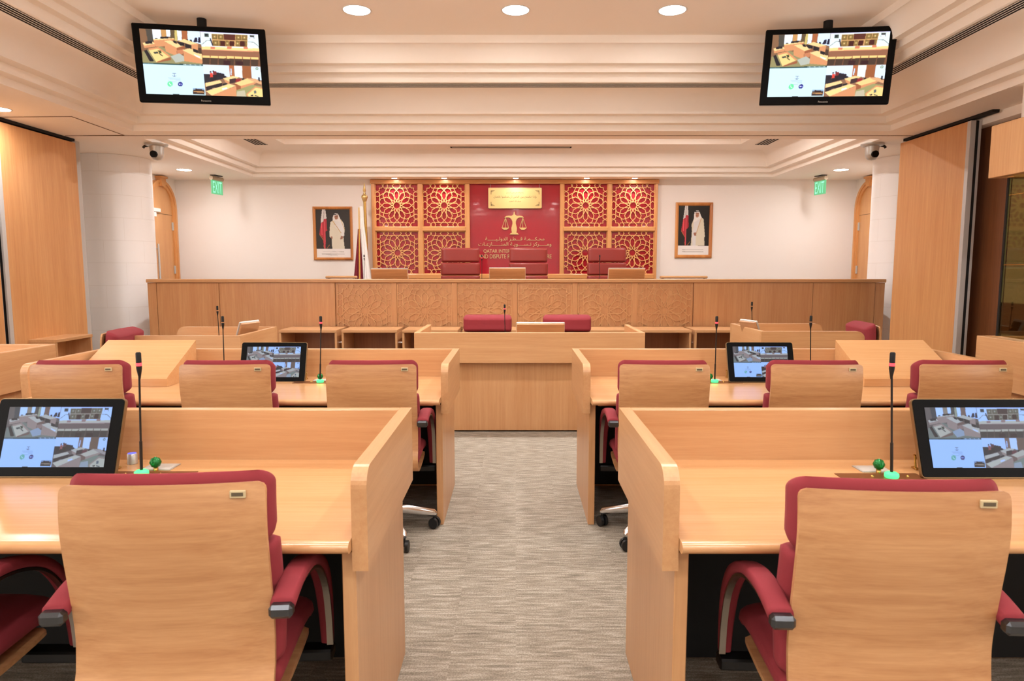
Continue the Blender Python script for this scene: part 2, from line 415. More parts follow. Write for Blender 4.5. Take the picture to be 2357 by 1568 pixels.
    for k in range(12): R.line((196+k*14,755+k*.5),(204+k*14,755+k*.5),8,(200,220,220))
    for k in range(22): R.line((842+k*14,775+k*.6),(851+k*14,775+k*.6),9,(220,235,235))
    # lower left: call page
    P([(186,766),(1168,800),(1212,1295),(240,1265)], (196, 226, 242))
    g = (70, 80, 120)
    R.line((700,920),(700,975),10,g); R.line((668,925),(730,925),6,g); R.line((680,976),(718,976),6,g); R.line((665,960),(682,960),5,g); R.line((716,962),(732,962),5,g)
    for k, (a, b) in enumerate(((600,800),(605,803),(602,802),(620,780))): R.line((a, 998+k*20),(b, 1002+k*20),5,(150,170,200))
    R.disc((630,1098),45,(98,216,150)); R.line((615,1075),(628,1105),11,(240,255,245)); R.line((628,1105),(652,1118),11,(240,255,245))
    R.disc((797,1102),38,(30,34,120)); R.disc((785,1102),12,(220,225,255)); R.line((805,1095),(820,1110),14,(160,170,255))
    P([(1000,1165),(1186,1175),(1190,1275),(1005,1265)], (60,44,40)); P([(1002,1165),(1186,1175),(1187,1200),(1003,1190)], (130,160,190)); P([(1040,1178),(1150,1182),(1150,1212),(1042,1208)], (40,20,24))
    P([(1010,1218),(1187,1226),(1188,1240),(1010,1232)], (210,150,90)); P([(680,1262),(780,1266),(780,1280),(680,1276)], (20,30,30))
    # lower right view
    P([(1166,775),(2096,805),(2135,1315),(1212,1295)], (134, 96, 72))
    P([(1166,775),(1590,790),(1605,985),(1180,940)], (206,226,246)); P([(1590,790),(1665,795),(1675,975),(1605,985)], (168,96,58)); P([(1670,795),(1800,798),(1805,1000),(1680,975)], (226,234,236))
    P([(1800,798),(1945,803),(1950,1010),(1808,1000)], (146,84,48)); P([(1945,803),(2097,808),(2115,1040),(1955,1000)], (206,226,250)); R.disc((2040,843),24,(110,130,110)); R.disc((2040,843),13,(200,215,205))
    P([(1610,840),(1630,845),(1632,955),(1612,950)], (190,210,240))
    P([(1180,930),(1530,960),(1560,1000),(1400,1030),(1190,1090)], (30,28,40))
    for a, y in ((1380,905),(1425,915),(1470,925),(1215,930),(1330,960)): P([(a,y),(a+38,y+3),(a+50,y+80),(a,y+75)], (24,22,36))
    P([(1275,915),(1320,915),(1330,985),(1280,990)], (214,66,52)); R.disc((1290,900),14,(60,36,36)); P([(1290,985),(1330,985),(1330,1050),(1300,1050)], (24,20,28))
    P([(1325,890),(1385,890),(1390,950),(1330,955)], (120,36,40)); R.disc((1332,884),12,(60,40,36)); P([(1335,950),(1390,945),(1390,1030),(1350,1035)], (20,18,26))
    P([(1200,1080),(1440,1035),(1475,1075),(1210,1145)], (240,200,140)); P([(1210,1145),(1470,1080),(1478,1130),(1225,1230)], (34,26,34)); P([(1310,1165),(1365,1158),(1365,1175),(1312,1180)], (150,120,100))
    P([(1480,1005),(1650,965),(1750,985),(1590,1060)], wt); P([(1500,1015),(1590,1060),(1590,1100),(1530,1070)], wd)
    P([(1590,1020),(1700,1000),(1700,1070),(1600,1090)], (60,36,40)); P([(1700,1020),(1780,1010),(1770,1050),(1690,1070)], (140,30,40)); P([(1800,1000),(1835,1005),(1835,1035),(1800,1035)], blk)
    P([(1675,1085),(1880,1005),(2060,1045),(1860,1110),(1770,1130)], (240,196,130)); P([(1675,1085),(1775,1130),(1775,1225),(1700,1195)], wdk); P([(1775,1130),(2060,1050),(1960,1130),(1780,1225)], wd)
    P([(1865,1000),(2010,1010),(2115,1060),(2110,1110),(1960,1050)], (210,160,116)); P([(2055,985),(2085,985),(2090,1060),(2060,1040)], blk)
    P([(1705,1200),(1960,1110),(2125,1140),(1900,1310),(1700,1305)], (150,146,96)); P([(1715,1220),(1840,1200),(1860,1305),(1705,1305)], (186,176,150))
    P([(1480,1095),(1545,1080),(1555,1130),(1490,1145)], blk)
    P([(1210,1215),(1590,1095),(1700,1125),(1305,1290)], wt); P([(1230,1225),(1590,1115),(1660,1130),(1300,1275)], (248,206,136)); P([(1305,1290),(1702,1130),(1705,1305),(1340,1300)], wd)
    P([(1475,1170),(1550,1150),(1560,1175),(1480,1200)], (230,226,230))
    P([(1860,1265),(2010,1135),(2125,1160),(2133,1315),(1880,1310)], wd); P([(1885,1270),(2015,1158),(2125,1180),(2133,1312),(1900,1308)], (244,202,130))
    P([(1985,1210),(2020,1200),(2030,1250),(1992,1260)], (90,100,100)); P([(1935,1280),(1975,1275),(1975,1295),(1940,1298)], blk); R.line((2000,1285),(2060,1305),16,(70,80,70))
    # soften
    im = R.im; k = im.copy()
    k[1:-1, 1:-1] = (im[1:-1, 1:-1] * 4 + im[:-2, 1:-1] + im[2:, 1:-1] + im[1:-1, :-2] + im[1:-1, 2:]) / 8
    R.im = k
    return R
SCREEN = draw_screen()
def tv_tint(c):
    return np.clip(c * 1.06, 0, 1)
def mon_tint(c):
    g = c.mean(-1, keepdims=True); c = g * .38 + c * .62
    return np.clip(c * np.array([.70, .84, 1.10]) * .90, 0, 1)

def draw_portrait(kind):
    if kind == 0:
        R = Raster(96, 146, [(205,225),(975,220),(1010,1395),(235,1400)], (42, 36, 32)); P = R.poly
        P([(238,1182),(1003,1180),(1012,1398),(240,1402)], (232, 226, 222))
        P([(360,228),(430,228),(460,450),(400,470),(385,520),(330,560),(330,500)], (214,210,206)); R.line((405,240),(390,470),14,(160,152,150))
        P([(335,560),(385,520),(400,460),(455,455),(470,700),(475,740),(440,760),(440,1180),(405,1180),(380,920),(300,820)], (176,44,56))
        R.line((345,560),(360,840),20,(226,84,92)); R.line((415,520),(425,1170),16,(216,84,92)); R.line((300,830),(395,975),12,(180,110,60)); R.line((530,1080),(470,1170),12,(160,100,60)); R.line((390,1100),(415,1180),10,(160,100,60))
        P([(590,495),(780,470),(840,560),(866,720),(850,860),(835,880),(868,1180),(590,1180),(575,930),(528,885),(528,700),(545,540)], (216,208,188))
        P([(640,480),(770,470),(850,600),(855,860),(800,880),(760,760),(640,640)], (222,218,214))
        R.line((592,500),(790,800),14,(190,150,84)); R.line((780,480),(862,710),10,(206,166,90))
        P([(618,350),(722,350),(770,470),(780,520),(600,500),(598,420)], (228,222,216)); P([(635,372),(712,368),(715,440),(690,472),(655,472),(640,440)], (170,118,92))
        R.line((640,392),(708,390),10,(90,56,44)); R.line((655,438),(695,438),8,(110,66,52))
        P([(622,335),(715,335),(722,352),(618,356)], (24,20,20)); P([(640,322),(700,322),(712,338),(628,338)], (214,208,204))
        P([(552,885),(590,880),(590,935),(570,940)], (150,98,76)); P([(785,865),(830,870),(820,940),(775,950),(765,935)], (150,98,76))
        for y, a, b, t in ((1252,375,860,9),(1281,540,720,6),(1310,358,875,14),(1342,495,725,7)):
            for k in range(int((b-a)/16)): R.line((a+k*16,y),(a+k*16+10,y-2),t,(150,140,130))
    else:
        R = Raster(96, 146, [(222,198),(990,200),(965,1368),(195,1370)], (32, 30, 28)); P = R.poly
        P([(200,1148),(970,1148),(965,1370),(195,1372)], (232, 226, 222))
        P([(385,200),(450,200),(462,430),(400,420),(392,480),(335,520),(345,450)], (214,210,206)); R.line((415,205),(400,430),14,(160,152,150))
        P([(335,520),(392,480),(402,420),(465,430),(466,700),(440,740),(410,760),(405,1140),(370,1140),(370,930),(285,780)], (176,44,56))
        R.line((345,520),(340,800),20,(226,84,92)); R.line((412,480),(395,1130),16,(216,84,92)); R.line((285,790),(375,940),12,(180,110,60)); R.line((505,1045),(430,1140),12,(160,100,60)); R.line((365,1060),(385,1140),10,(160,100,60))
        P([(600,500),(790,480),(835,520),(850,700),(870,930),(855,945),(858,1145),(522,1145),(550,800),(540,650)], (214,204,180))
        P([(605,480),(740,480),(740,560),(655,830),(640,1145),(560,1145),(560,800),(590,700),(590,560)], (214,210,208))
        R.line((785,490),(655,860),10,(190,134,84)); P([(590,840),(650,830),(660,900),(630,918),(600,890)], (156,102,80))
        P([(612,355),(735,350),(790,490),(700,540),(590,600),(600,440)], (228,222,216)); P([(638,372),(720,368),(722,450),(690,482),(658,482),(640,445)], (176,122,96))
        R.line((642,388),(718,384),10,(60,40,34)); R.line((650,435),(690,435),12,(40,26,22)); R.line((664,474),(690,474),8,(80,60,50))
        P([(622,335),(735,335),(738,352),(618,358)], (24,20,20)); P([(650,322),(712,322),(728,338),(640,338)], (214,208,204))
        for y, a, b, t in ((1243,312,848,14),(1288,312,848,14)):
            for k in range(int((b-a)/16)): R.line((a+k*16,y),(a+k*16+10,y-2),t,(150,140,130))
    return R

# ---------------------------------------------------------------- room shell
WALL_Y = 12.3; XB = 6.03; Z0 = 3.03
BEAM_N, BEAM_F = 7.98, 8.46
def zat(py, y): return at(CX, py, y=y).z
FX0, FX1, FY0, FY1 = -4.355, 4.265, -3.4, 7.98
f1 = zat(283, FY1 - .12); f2 = zat(262, FY1 - .24); f3 = zat(198, FY1 - .58); f4 = zat(166, FY1 - .80); f5 = zat(144, FY1 - .90)
f6 = zat(97, FY1 - 1.02); f7 = zat(79, FY1 - 1.02)
def cove(r0, z0, r1, z1, n=10):
    return [(r0 + (r1 - r0) * (1 - math.cos(t)), z0 + (z1 - z0) * math.sin(t)) for t in [PI / 2 * k / n for k in range(n + 1)]]
def tray(mb, x0, x1, y0, y1, strips):
    for pts, sm in strips:
        vs = []
        for r, z in pts: vs += [(x0 + r, y0 + r, z), (x1 - r, y0 + r, z), (x1 - r, y1 - r, z), (x0 + r, y1 - r, z)]
        for side in range(4):
            sv = []
            for k in range(len(pts)): sv += [vs[k * 4 + side], vs[k * 4 + (side + 1) % 4]]
            mb.add(sv, [(2 * k, 2 * k + 1, 2 * k + 3, 2 * k + 2) for k in range(len(pts) - 1)], sm)
    r, z = strips[-1][0][-1]
    mb.quad((x0 + r, y0 + r, z), (x1 - r, y0 + r, z), (x1 - r, y1 - r, z), (x0 + r, y1 - r, z))
front = [([(0, Z0), (0, f1)], 0), ([(0, f1), (.12, f1)], 0), ([(.12, f1), (.12, f2)], 0), ([(.12, f2), (.24, f2)], 0), (cove(.24, f2, .50, f3), 1),
         ([(.50, f3), (.72, f3)], 0), ([(.72, f3), (.72, f4)], 0), ([(.72, f4), (.80, f4)], 0), ([(.80, f4), (.80, f5)], 0), ([(.80, f5), (.88, f5)], 0),
         (cove(.88, f5, .99, f6, 8), 1), ([(.99, f6), (1.0, f6)], 0), ([(1.0, f6), (1.0, f7)], 0)]
BX0, BX1, BY0, BY1 = -4.49, 4.40, BEAM_F, 11.89
b1 = zat(396, BY1 - .10); b2 = zat(383, BY1 - .20); b3 = zat(344, BY1 - .38); b4 = b3 + .09
back = [([(0, Z0), (0, b1)], 0), ([(0, b1), (.10, b1)], 0), ([(.10, b1), (.10, b2)], 0), ([(.10, b2), (.19, b2)], 0), (cove(.19, b2, .38, b3), 1),
        ([(.38, b3), (.85, b3)], 0), ([(.85, b3), (.85, b4)], 0), ([(.85, b4), (.95, b4)], 0), ([(.95, b4), (.95, b4 + .05)], 0)]
mb = MB()
xs = (-6.4, FX0, FX1, 6.4)
def flat(x0, x1, y0, y1, z=Z0): mb.quad((x0, y0, z), (x1, y0, z), (x1, y1, z), (x0, y1, z))
flat(-6.4, FX0, -4.2, BEAM_N); flat(FX1, 6.4, -4.2, BEAM_N); flat(FX0, FX1, -4.2, FY0)
flat(-6.4, 6.4, BEAM_N, BEAM_F)
flat(-6.4, BX0, BEAM_F, 12.5); flat(BX1, 6.4, BEAM_F, 12.5); flat(BX0, BX1, BY1, 12.5)
tray(mb, FX0, FX1, FY0, FY1, front); tray(mb, BX0, BX1, BY0, BY1, back)
mb.box(-6.4, 6.4, -4.2, 12.5, 4.0, 4.05)
struct('ceiling', mb, M['ceil'])
struct('floor', MB().box(-6.4, 6.4, -4.2, 12.5, -.06, 0), M['carpet'])
struct('wall_back', MB().box(-6.4, 6.4, WALL_Y, WALL_Y + .15, 0, 3.03), M['paint'])
struct('wall_front', MB().box(-6.4, 6.4, -4.2, -4.05, 0, 3.03), M['paint'])
# unseen openings added beside and behind the camera so world light fills the room
def fill_opening_wall(x0, x1):
    return MB().box(x0, x1, -4.05, 8.49, 0, 1.1).box(x0, x1, -4.05, 8.49, 2.85, 3.03).box(x0, x1, -4.05, -3.4, 1.1, 2.85).box(x0, x1, 4.2, 8.49, 1.1, 2.85).box(x0, x1, -.1, .3, 1.1, 2.85)
struct('wall_left', fill_opening_wall(-5.75, -5.62), M['paint'])
struct('wall_right', fill_opening_wall(5.34, 5.47), M['dark_wood'])
# side walls of the bench end with an arched door opening behind the door
struct('wall_left_alcove', MB().box(-6.4, -XB, 8.46, WALL_Y, 0, 3.03), M['paint']).name = 'wall_alcove_left'
struct('wall_alcove_right', MB().box(XB, 6.4, 8.46, WALL_Y, 0, 3.03), M['paint'])
struct('trim_1', MB().box(-6.4, at(198, 600, y=8.62).x, 8.50, 8.64, 0, 3.03), mat('shaded_jamb_grey', srgb(188, 186, 182), .7))  # white jamb coloured grey, its shadowed side put into the colour
struct('trim_2', MB().box(5.2, 6.4, 8.50, 8.64, 0, 3.03), M['paint'])
# bulkhead at the right
struct('trim_3', MB().box(4.34, 5.33, 5.6, 6.03, 2.3, 3.03), M['paint'])
struct('trim_4', MB().box(4.79, 5.33, 6.04, 8.45, 2.94, 3.03), M['ceil'])
# sliding wall track and pocket-door seams in the soffit
struct('trim_5', MB().box(-5.3, 4.7, 8.235, 8.245, Z0 - .004, Z0 - .001), mat('seam_shadow', srgb(120, 92, 66), .8))
seam = bpy.data.materials['seam_shadow']
p = [at(2, 269, z=Z0), at(165, 268, z=Z0), at(285, 311, z=Z0), at(185, 312, z=Z0)]
mb = MB()
for a, b in ((0, 1), (1, 2), (2, 3)): mb.bar((p[a].x, p[a].y, Z0 - .001), (p[b].x, p[b].y, Z0 - .001), .012, .003, (0, 0, -1))
struct('trim_6', mb, seam)
struct('trim_7', MB().box(-5.43, -5.325, 5.0, 8.45, Z0 - .03, Z0 - .001), M['mat_black'])
struct('trim_8', MB().box(4.68, 4.75, 6.9, 8.45, Z0 - .03, Z0 - .001), M['mat_black'])
# dais floor behind the bench
struct('trim_9', MB().box(-5.0, 5.0, 9.75, WALL_Y, 0.0, .35), M['carpet'])

# columns with block joints
def column(cx, label):
    t = thing('column', label, 'column', (cx, 9.95, 0), 0, 'round white columns')
    MB().lathe([(.5, 0), (.5, 3.028)], 96).build('shaft', M['column'], t)
    mb = MB()
    for k in range(1, 10): mb.lathe([(.4995, k * .31 - .0025), (.5004, k * .31 - .002), (.5004, k * .31 + .002), (.4995, k * .31 + .0025)], 96)
    for k in range(10):
        for j in range(6):
            a = (j + .5 * (k % 2)) * PI / 3 + .2; c, s_ = math.cos(a), math.sin(a); z = k * .31
            mb.bar((.4998 * c, .4998 * s_, z), (.4998 * c, .4998 * s_, min(z + .31, 3.02)), .003, .0007, (c, s_, 0))
    mb.build('block_joints', M['joint'], t)
column(-5.76, 'round white block column between left partition and left arched door')
column(5.66, 'round white block column between right partition and right arched door')

# ---------------------------------------------------------------- lamps
def area(name, loc, size, power, col=LIGHT_COL, spread=PI, parent=None):
    l = bpy.data.lights.new(name, 'AREA'); l.shape = 'DISK'; l.size = size; l.energy = power; l.color = col; l.spread = spread
    o = bpy.data.objects.new(name, l); COL.objects.link(o); o.location = loc
    if parent: o.parent = parent
    return o
def downlight(x, y, z, r, power, label, group, spread=PI):
    t = thing('ceiling_downlight', label, 'ceiling light', (x, y, z), 0, group)
    MB().lathe([(r, -.001), (r + .012, -.006), (r + .018, -.001)], 32).build('trim_ring', M['lampring'], t)
    MB().lathe([(.0001, -.003), (r, -.003)], 32).build('diffuser', M['lamp'], t)
    area('lamp_light', (0, 0, -.012), r * 1.9, power, spread=spread, parent=t)
names = {0: 'left', 1: 'middle', 2: 'right'}
for j, y in enumerate((6.33, 4.2, 2.0, -.2, -2.2)):
    for i, x in enumerate((-1.41, 0, 1.39)):
        if j == 0: lab = f'large round downlight lit in the high ceiling, the {names[i]} of three'
        else: lab = 'round recessed downlight in the high ceiling tray out of view'
        downlight(x, y, f7, .115, P_MAIN * (.9, .88, .62, .7, .9)[j], lab, 'downlights in the high ceiling', spread=math.radians(118 if j == 0 else 170))
for sx in (-1, 1):
    for y in (6.45, 4.0, 1.4, -1.2):
        if sx < 0 and y == 6.45:
            q = at(-4, 251, z=Z0); x = q.x; yy = q.y; lab = 'round downlight in the low soffit at the far left edge'
        else: x = 4.8 * sx; yy = y if sx < 0 else min(y, 5.2); lab = 'round recessed downlight in the low side soffit out of view'
        downlight(x, yy, Z0, .1, P_SIDE, lab, 'downlights in the side soffits')
q = at(424, 391, z=Z0); downlight(q.x, q.y, Z0, .105, P_BENCH, 'round downlight in the soffit between left dome camera and left exit sign', 'downlights beside the bench ceiling')
q = at(1936, 391, z=Z0); downlight(q.x, q.y, Z0, .105, P_BENCH, 'round downlight in the soffit between right dome camera and right exit sign', 'downlights beside the bench ceiling')
for k, px in enumerate((907, 1022, 1187, 1351, 1462)):
    q = at(px, 409.5, z=Z0)
    lab = ['small spot above the first latticed panel from the left', 'small spot above the second latticed panel from the left', 'small spot above the gold plaque',
           'small spot above the third latticed panel from the left', 'small spot above the rightmost latticed panel'][k]
    downlight(q.x, 12.06, Z0, .045, P_SPOT, lab, 'small spots along the latticed wall', spread=math.radians(125))
for x in (-2.6, 0, 2.6):
    downlight(x, 9.6, b4 + .05, .1, P_TRAY, 'round recessed downlight in the bench ceiling tray out of view', 'downlights in the bench ceiling tray')

t = thing('linear_cove_light', 'hidden linear lamp washing the raised edge of the bench ceiling tray', 'ceiling light', (0, 10.3, b4 + .035))
MB().box(-3.2, 3.2, -.02, .0, -.012, .012).build('lamp_profile', M['alu'], t)
l = bpy.data.lights.new('lamp_light', 'AREA'); l.shape = 'RECTANGLE'; l.size = 6.3; l.size_y = .03; l.energy = 9; l.color = LIGHT_COL
lo = bpy.data.objects.new('lamp_light', l); COL.objects.link(lo); lo.parent = t; lo.location = (0, .01, 0); lo.rotation_euler = (PI / 2 + PI, 0, 0)

# ---------------------------------------------------------------- air vents
def slot_vent(name_label, p0, p1, w, n, z):
    # slots run from p0 to p1
    p0, p1 = Vector((p0[0], p0[1], z)), Vector((p1[0], p1[1], z)); d = (p1 - p0).normalized(); u = Vector((-d.y, d.x, 0))
    t = thing('ceiling_vent', name_label, 'air vent', (p0 + p1) / 2 - Vector((0, 0, 0)), 0, 'linear slot vents in the ceiling')
    q0, q1 = p0 - (p0 + p1) / 2, p1 - (p0 + p1) / 2
    MB().bar(q0 + Vector((0, 0, -.002)), q1 + Vector((0, 0, -.002)), w, .004, (0, 0, -1)).build('slot_backing', M['slot'], t)
    mb = MB()
    for k in range(n + 1):
        o = u * (w * (k / n - .5)); mb.bar(q0 + o + Vector((0, 0, -.0062)), q1 + o + Vector((0, 0, -.0062)), w / n * .22, .0015, (0, 0, -1))
    mb.build('louvre_bars', M['ceil'], t)
vo = .61
slot_vent('long black slotted air vent crossing the ceiling behind both televisions', (FX0 + vo + .05, FY1 - vo), (FX1 - vo - .05, FY1 - vo), .13, 4, f3)
slot_vent('long black slotted air vent running along the left ceiling edge', (FX0 + vo, -1), (FX0 + vo, FY1 - vo - .2), .13, 4, f3)
slot_vent('long black slotted air vent running along the right ceiling edge', (FX1 - vo, -1), (FX1 - vo, FY1 - vo - .2), .13, 4, f3)
a, b = at(1041, 339, z=b3), at(1311, 339, z=b3); slot_vent('narrow brown slot vent centred above the gold plaque', (a.x, a.y), (b.x, b.y), .12, 2, b3)
a = at(588, 326, z=b3); slot_vent('short slotted vent at the left end of the bench ceiling tray', (a.x, a.y - .45), (a.x, a.y + .2), .2, 4, b3)
a = at(1766, 326, z=b3); slot_vent('short slotted vent at the right end of the bench ceiling tray', (a.x, a.y - .45), (a.x, a.y + .2), .2, 4, b3)

# ---------------------------------------------------------------- sliding partition panels
def partition(x, y0, y1, th, label, face):
    t = thing('sliding_wall_panel', label, 'partition panel', (x, y0, 0), 0, 'wooden sliding wall panels')
    L = y1 - y0
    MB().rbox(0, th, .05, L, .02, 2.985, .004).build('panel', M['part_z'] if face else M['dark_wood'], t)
    MB().box(0, th * .48, -.005, .05, .02, 2.985).box(th * .78, th, -.005, .05, .02, 2.985).build('edge_profile', M['alu'], t)
    MB().box(th * .48, th * .78, .0, .05, .02, 2.985).build('rubber_seal', M['mat_black'], t)
    return t
xl = at(190, 500, y=8.2).x
partition(-5.43, 7.17, 8.47, .1, 'wooden sliding wall panel beside the left column', True)
partition(-5.43, 4.4, 7.1, .1, 'wooden sliding wall panel at the very left edge, barely in view', True)
partition(4.67, 7.20, 8.49, .11, 'wooden sliding wall panel with aluminium edge beside the right column', True)
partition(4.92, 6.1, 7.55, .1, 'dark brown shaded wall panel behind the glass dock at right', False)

# ---------------------------------------------------------------- arched doors
def arched_door(side):
    s = -1 if side < 0 else 1
    xw = XB * s
    yc = 11.72; ro = .46; ri = .36; zs = 2.50
    nm = 'door_1' if s < 0 else 'door_2'
    def arc(r, n=20): return [(yc + r * math.cos(a), zs + r * 1.0 * math.sin(a)) for a in [PI * k / n for k in range(n + 1)]]
    def X(a, b): return (min(xw - s * a, xw - s * b), max(xw - s * a, xw - s * b))
    # leaf
    t = bpy.data.objects.new(nm, None); COL.objects.link(t); t.location = (0, 0, 0); t['kind'] = 'structure'
    x0, x1 = X(.002, .03)
    leaf = [(yc + ri, .36), (yc + ri, zs)] + arc(ri)[1:-1] + [(yc - ri, zs), (yc - ri, .36)]
    MB().prism(leaf, 'x', x0, x1).build('door_leaf', M['door_z'], t)
    # frame
    mb = MB(); x0, x1 = X(.002, .07)
    for r0, r1, xx in ((ri, ri + .05, X(.002, .055)), (ri + .05, ro, X(.002, .075))):
        o = [(yc + r1, .36)] + arc(r1) + [(yc - r1, .36)]; i = [(yc + r0, .36)] + arc(r0) + [(yc - r0, .36)]
        for k in range(len(o) - 1):
            mb.prism([o[k], o[k + 1], i[k + 1], i[k]], 'x', xx[0], xx[1])
    x0, x1 = X(.0, .10); mb.prism([(yc - .055, zs + ri - .01), (yc + .055, zs + ri - .01), (yc + .08, zs + ro + .025), (yc - .08, zs + ro + .025)], 'x', x0, x1)
    x0, x1 = X(.0, .12); mb.prism([(yc - .1, zs + ro + .025), (yc + .1, zs + ro + .025), (yc + .1, Z0 - .015), (yc - .1, Z0 - .015)], 'x', x0, x1)
    mb.build('door_frame', M['frame_z'], t)
    x0, x1 = X(.029, .0315); MB().box(x0, x1, yc - ri, yc + ri, 2.388, 2.396).build('transom_seam', seam, t)
    x0, x1 = X(.03, .05)
    for z in (2.2, 1.45): MB().rbox(x0, x1, yc + ri - .035, yc + ri + .01, z - .07, z + .07, .003).build('hinge', M['alu'], t)
    x0, x1 = X(.03, .075); MB().rbox(x0, x1, yc - .34, yc - .1, 2.41, 2.47).rbox(x0, x1, yc - .36, yc - .24, 2.33, 2.40).build('door_closer', M['white'], t)
    xh = xw - s * .09
    MB().tube([(xh, yc - .27, 1.3), (xh, yc - .27, 1.88)], .016).tube([(xh, yc - .27, 1.8), (xw - s * .03, yc - .27, 1.8)], .01).build('door_handle', M['alu'], t)
arched_door(-1); arched_door(1)

# ---------------------------------------------------------------- geometric lattice
def lattice_segments():
    S = set()
    def add(p, q):
        for sx in (1, -1):
            for sy in (1, -1):
                for sw in (0, 1):
                    a = (p[0] * sx, p[1] * sy); b = (q[0] * sx, q[1] * sy)
                    if sw: a = a[::-1]; b = b[::-1]
                    a = (round(a[0]), round(a[1])); b = (round(b[0]), round(b[1]))
                    S.add((min(a, b), max(a, b)))
    def chain(*pts):
        for p, q in zip(pts, pts[1:]): add(p, q)
    for k in range(12):
        a = k * PI / 6; c, s = math.cos(a), math.sin(a)
        R = lambda x, y: (x * c + y * s, -x * s + y * c)
        for sg in (1, -1):
            for p, q in (((75 * sg, 412), (75 * sg, 75)), ((75 * sg, 412), (0, 488))):
                p, q = R(*p), R(*q); p = (round(p[0]), round(p[1])); q = (round(q[0]), round(q[1])); S.add((min(p, q), max(p, q)))
    chain((0, 488), (140, 633), (80, 698))
    chain((245, 423), (215, 518), (140, 563))
    chain((245, 423), (325, 448), (400, 400), (555, 325), (628, 280), (693, 315))
    chain((0, 563), (405, 563), (445, 633), (485, 693))
    chain((405, 693), (445, 633), (485, 563), (563, 563))
    return S
LAT = lattice_segments()
def lattice(mb, cx, y, cz, half, wd, depth, border=True):
    k = half / 695.0
    for j, (a, b) in enumerate(sorted(LAT)):
        if a == b: continue
        mb.bar((cx + a[0] * k, y, cz + a[1] * k), (cx + b[0] * k, y, cz + b[1] * k), wd * (1 + .004 * (j % 13)), depth + (j * 7 % 37) * .00004, (0, -1, 0))
    if border:
        h = half
        for (a, b) in (((-h, -h), (h, -h)), ((h, -h), (h, h)), ((h, h), (-h, h)), ((-h, h), (-h, -h))):
            mb.bar((cx + a[0], y, cz + a[1]), (cx + b[0], y, cz + b[1]), wd, depth, (0, -1, 0))

# ---------------------------------------------------------------- feature wall behind the judges
FY = WALL_Y
def W(px, py, y=FY): return at(px, py, y=y)
t = thing('latticed_wall_panelling', 'tall wooden frame with eight latticed red panels behind the judges', 'wall panelling', (0, FY, 0))
def fx(px): return W(px, 500).x
def fz(py): return W(CX, py).z
x0, x1 = fx(858), fx(1511)
yb = -.02
vert = [(858, 866), (964, 974.5), (1072, 1082), (1288, 1297), (1397, 1406), (1505, 1511)]
z_t0, z_t1 = fz(414.5), fz(424.5); z_m0, z_m1 = fz(522.6), fz(533); z_b0 = fz(630.5)
MB().box(x0, x1, -.025, -.002, .35, z_t0).build('red_backing', M['redp'], t)
for a, b in vert: MB().rbox(fx(a), fx(b), -.10, -.026, .35, z_t1 - .001, .006).build('upright', M['frame_z'], t)
MB().rbox(x0 - .015, x1 + .015, -.115, -.026, z_t1, z_t0 - .003, .006).build('top_rail', M['frame_x'], t)
for (a, b) in ((866, 964), (974.5, 1072), (1297, 1397), (1406, 1505)):
    xa, xb = fx(a), fx(b)
    MB().rbox(xa - .012, xb + .012, -.112, -.026, z_m1, z_m0, .012).build('middle_rail', M['frame_x'], t)
    half = (xb - xa) / 2; cx = (xa + xb) / 2
    for zc in ((z_t1 + z_m0) / 2, (z_m1 + z_b0) / 2):
        mb = MB(); lattice(mb, cx, -.045, zc, half - .006, .0118, .016); mb.build('lattice_screen', M['lattice'], t)
xa, xb = fx(866), fx(1505)
MB().rbox(xa - .01, xb + .01, -.114, -.026, z_b0 - .09, z_b0, .012).build('bottom_rail', M['frame_x'], t)

# writing on the red panel
def text_mesh(body, width, height=None, extrude=.004, res=3):
    c = bpy.data.curves.new('lettering', 'FONT'); c.body = body; c.size = 1; c.resolution_u = res; c.extrude = 0; c.align_x = 'CENTER'
    o = bpy.data.objects.new('lettering', c); COL.objects.link(o); bpy.context.view_layer.update()
    dg = bpy.context.evaluated_depsgraph_get(); me = bpy.data.meshes.new_from_object(o.evaluated_get(dg))
    bpy.data.objects.remove(o); bpy.data.curves.remove(c)
    co = np.zeros(len(me.vertices) * 3); me.vertices.foreach_get('co', co); co = co.reshape(-1, 3)
    mn, mx = co.min(0), co.max(0); k = width / (mx[0] - mn[0]); kz = (height / (mx[1] - mn[1])) if height else k
    cx = (mn[0] + mx[0]) / 2
    out = np.stack([(co[:, 0] - cx) * k, np.zeros(len(co)), (co[:, 1] - mn[1]) * kz], -1)
    me.vertices.foreach_set('co', out.ravel()); me.update()
    return me
def text_obj(name, body, width, loc, m, parent=None, height=None, rz=0.0, thick=.006, rx=0.0, res=3):
    me = text_mesh(body, width, height, res=res); me.materials.clear(); me.materials.append(m); me.name = name
    o = bpy.data.objects.new(name, me); COL.objects.link(o); o.location = loc; o.rotation_euler = (rx, 0, rz)
    if parent: o.parent = parent
    if thick:
        md = o.modifiers.new('thickness', 'SOLIDIFY'); md.thickness = thick; md.offset = 0
    return o
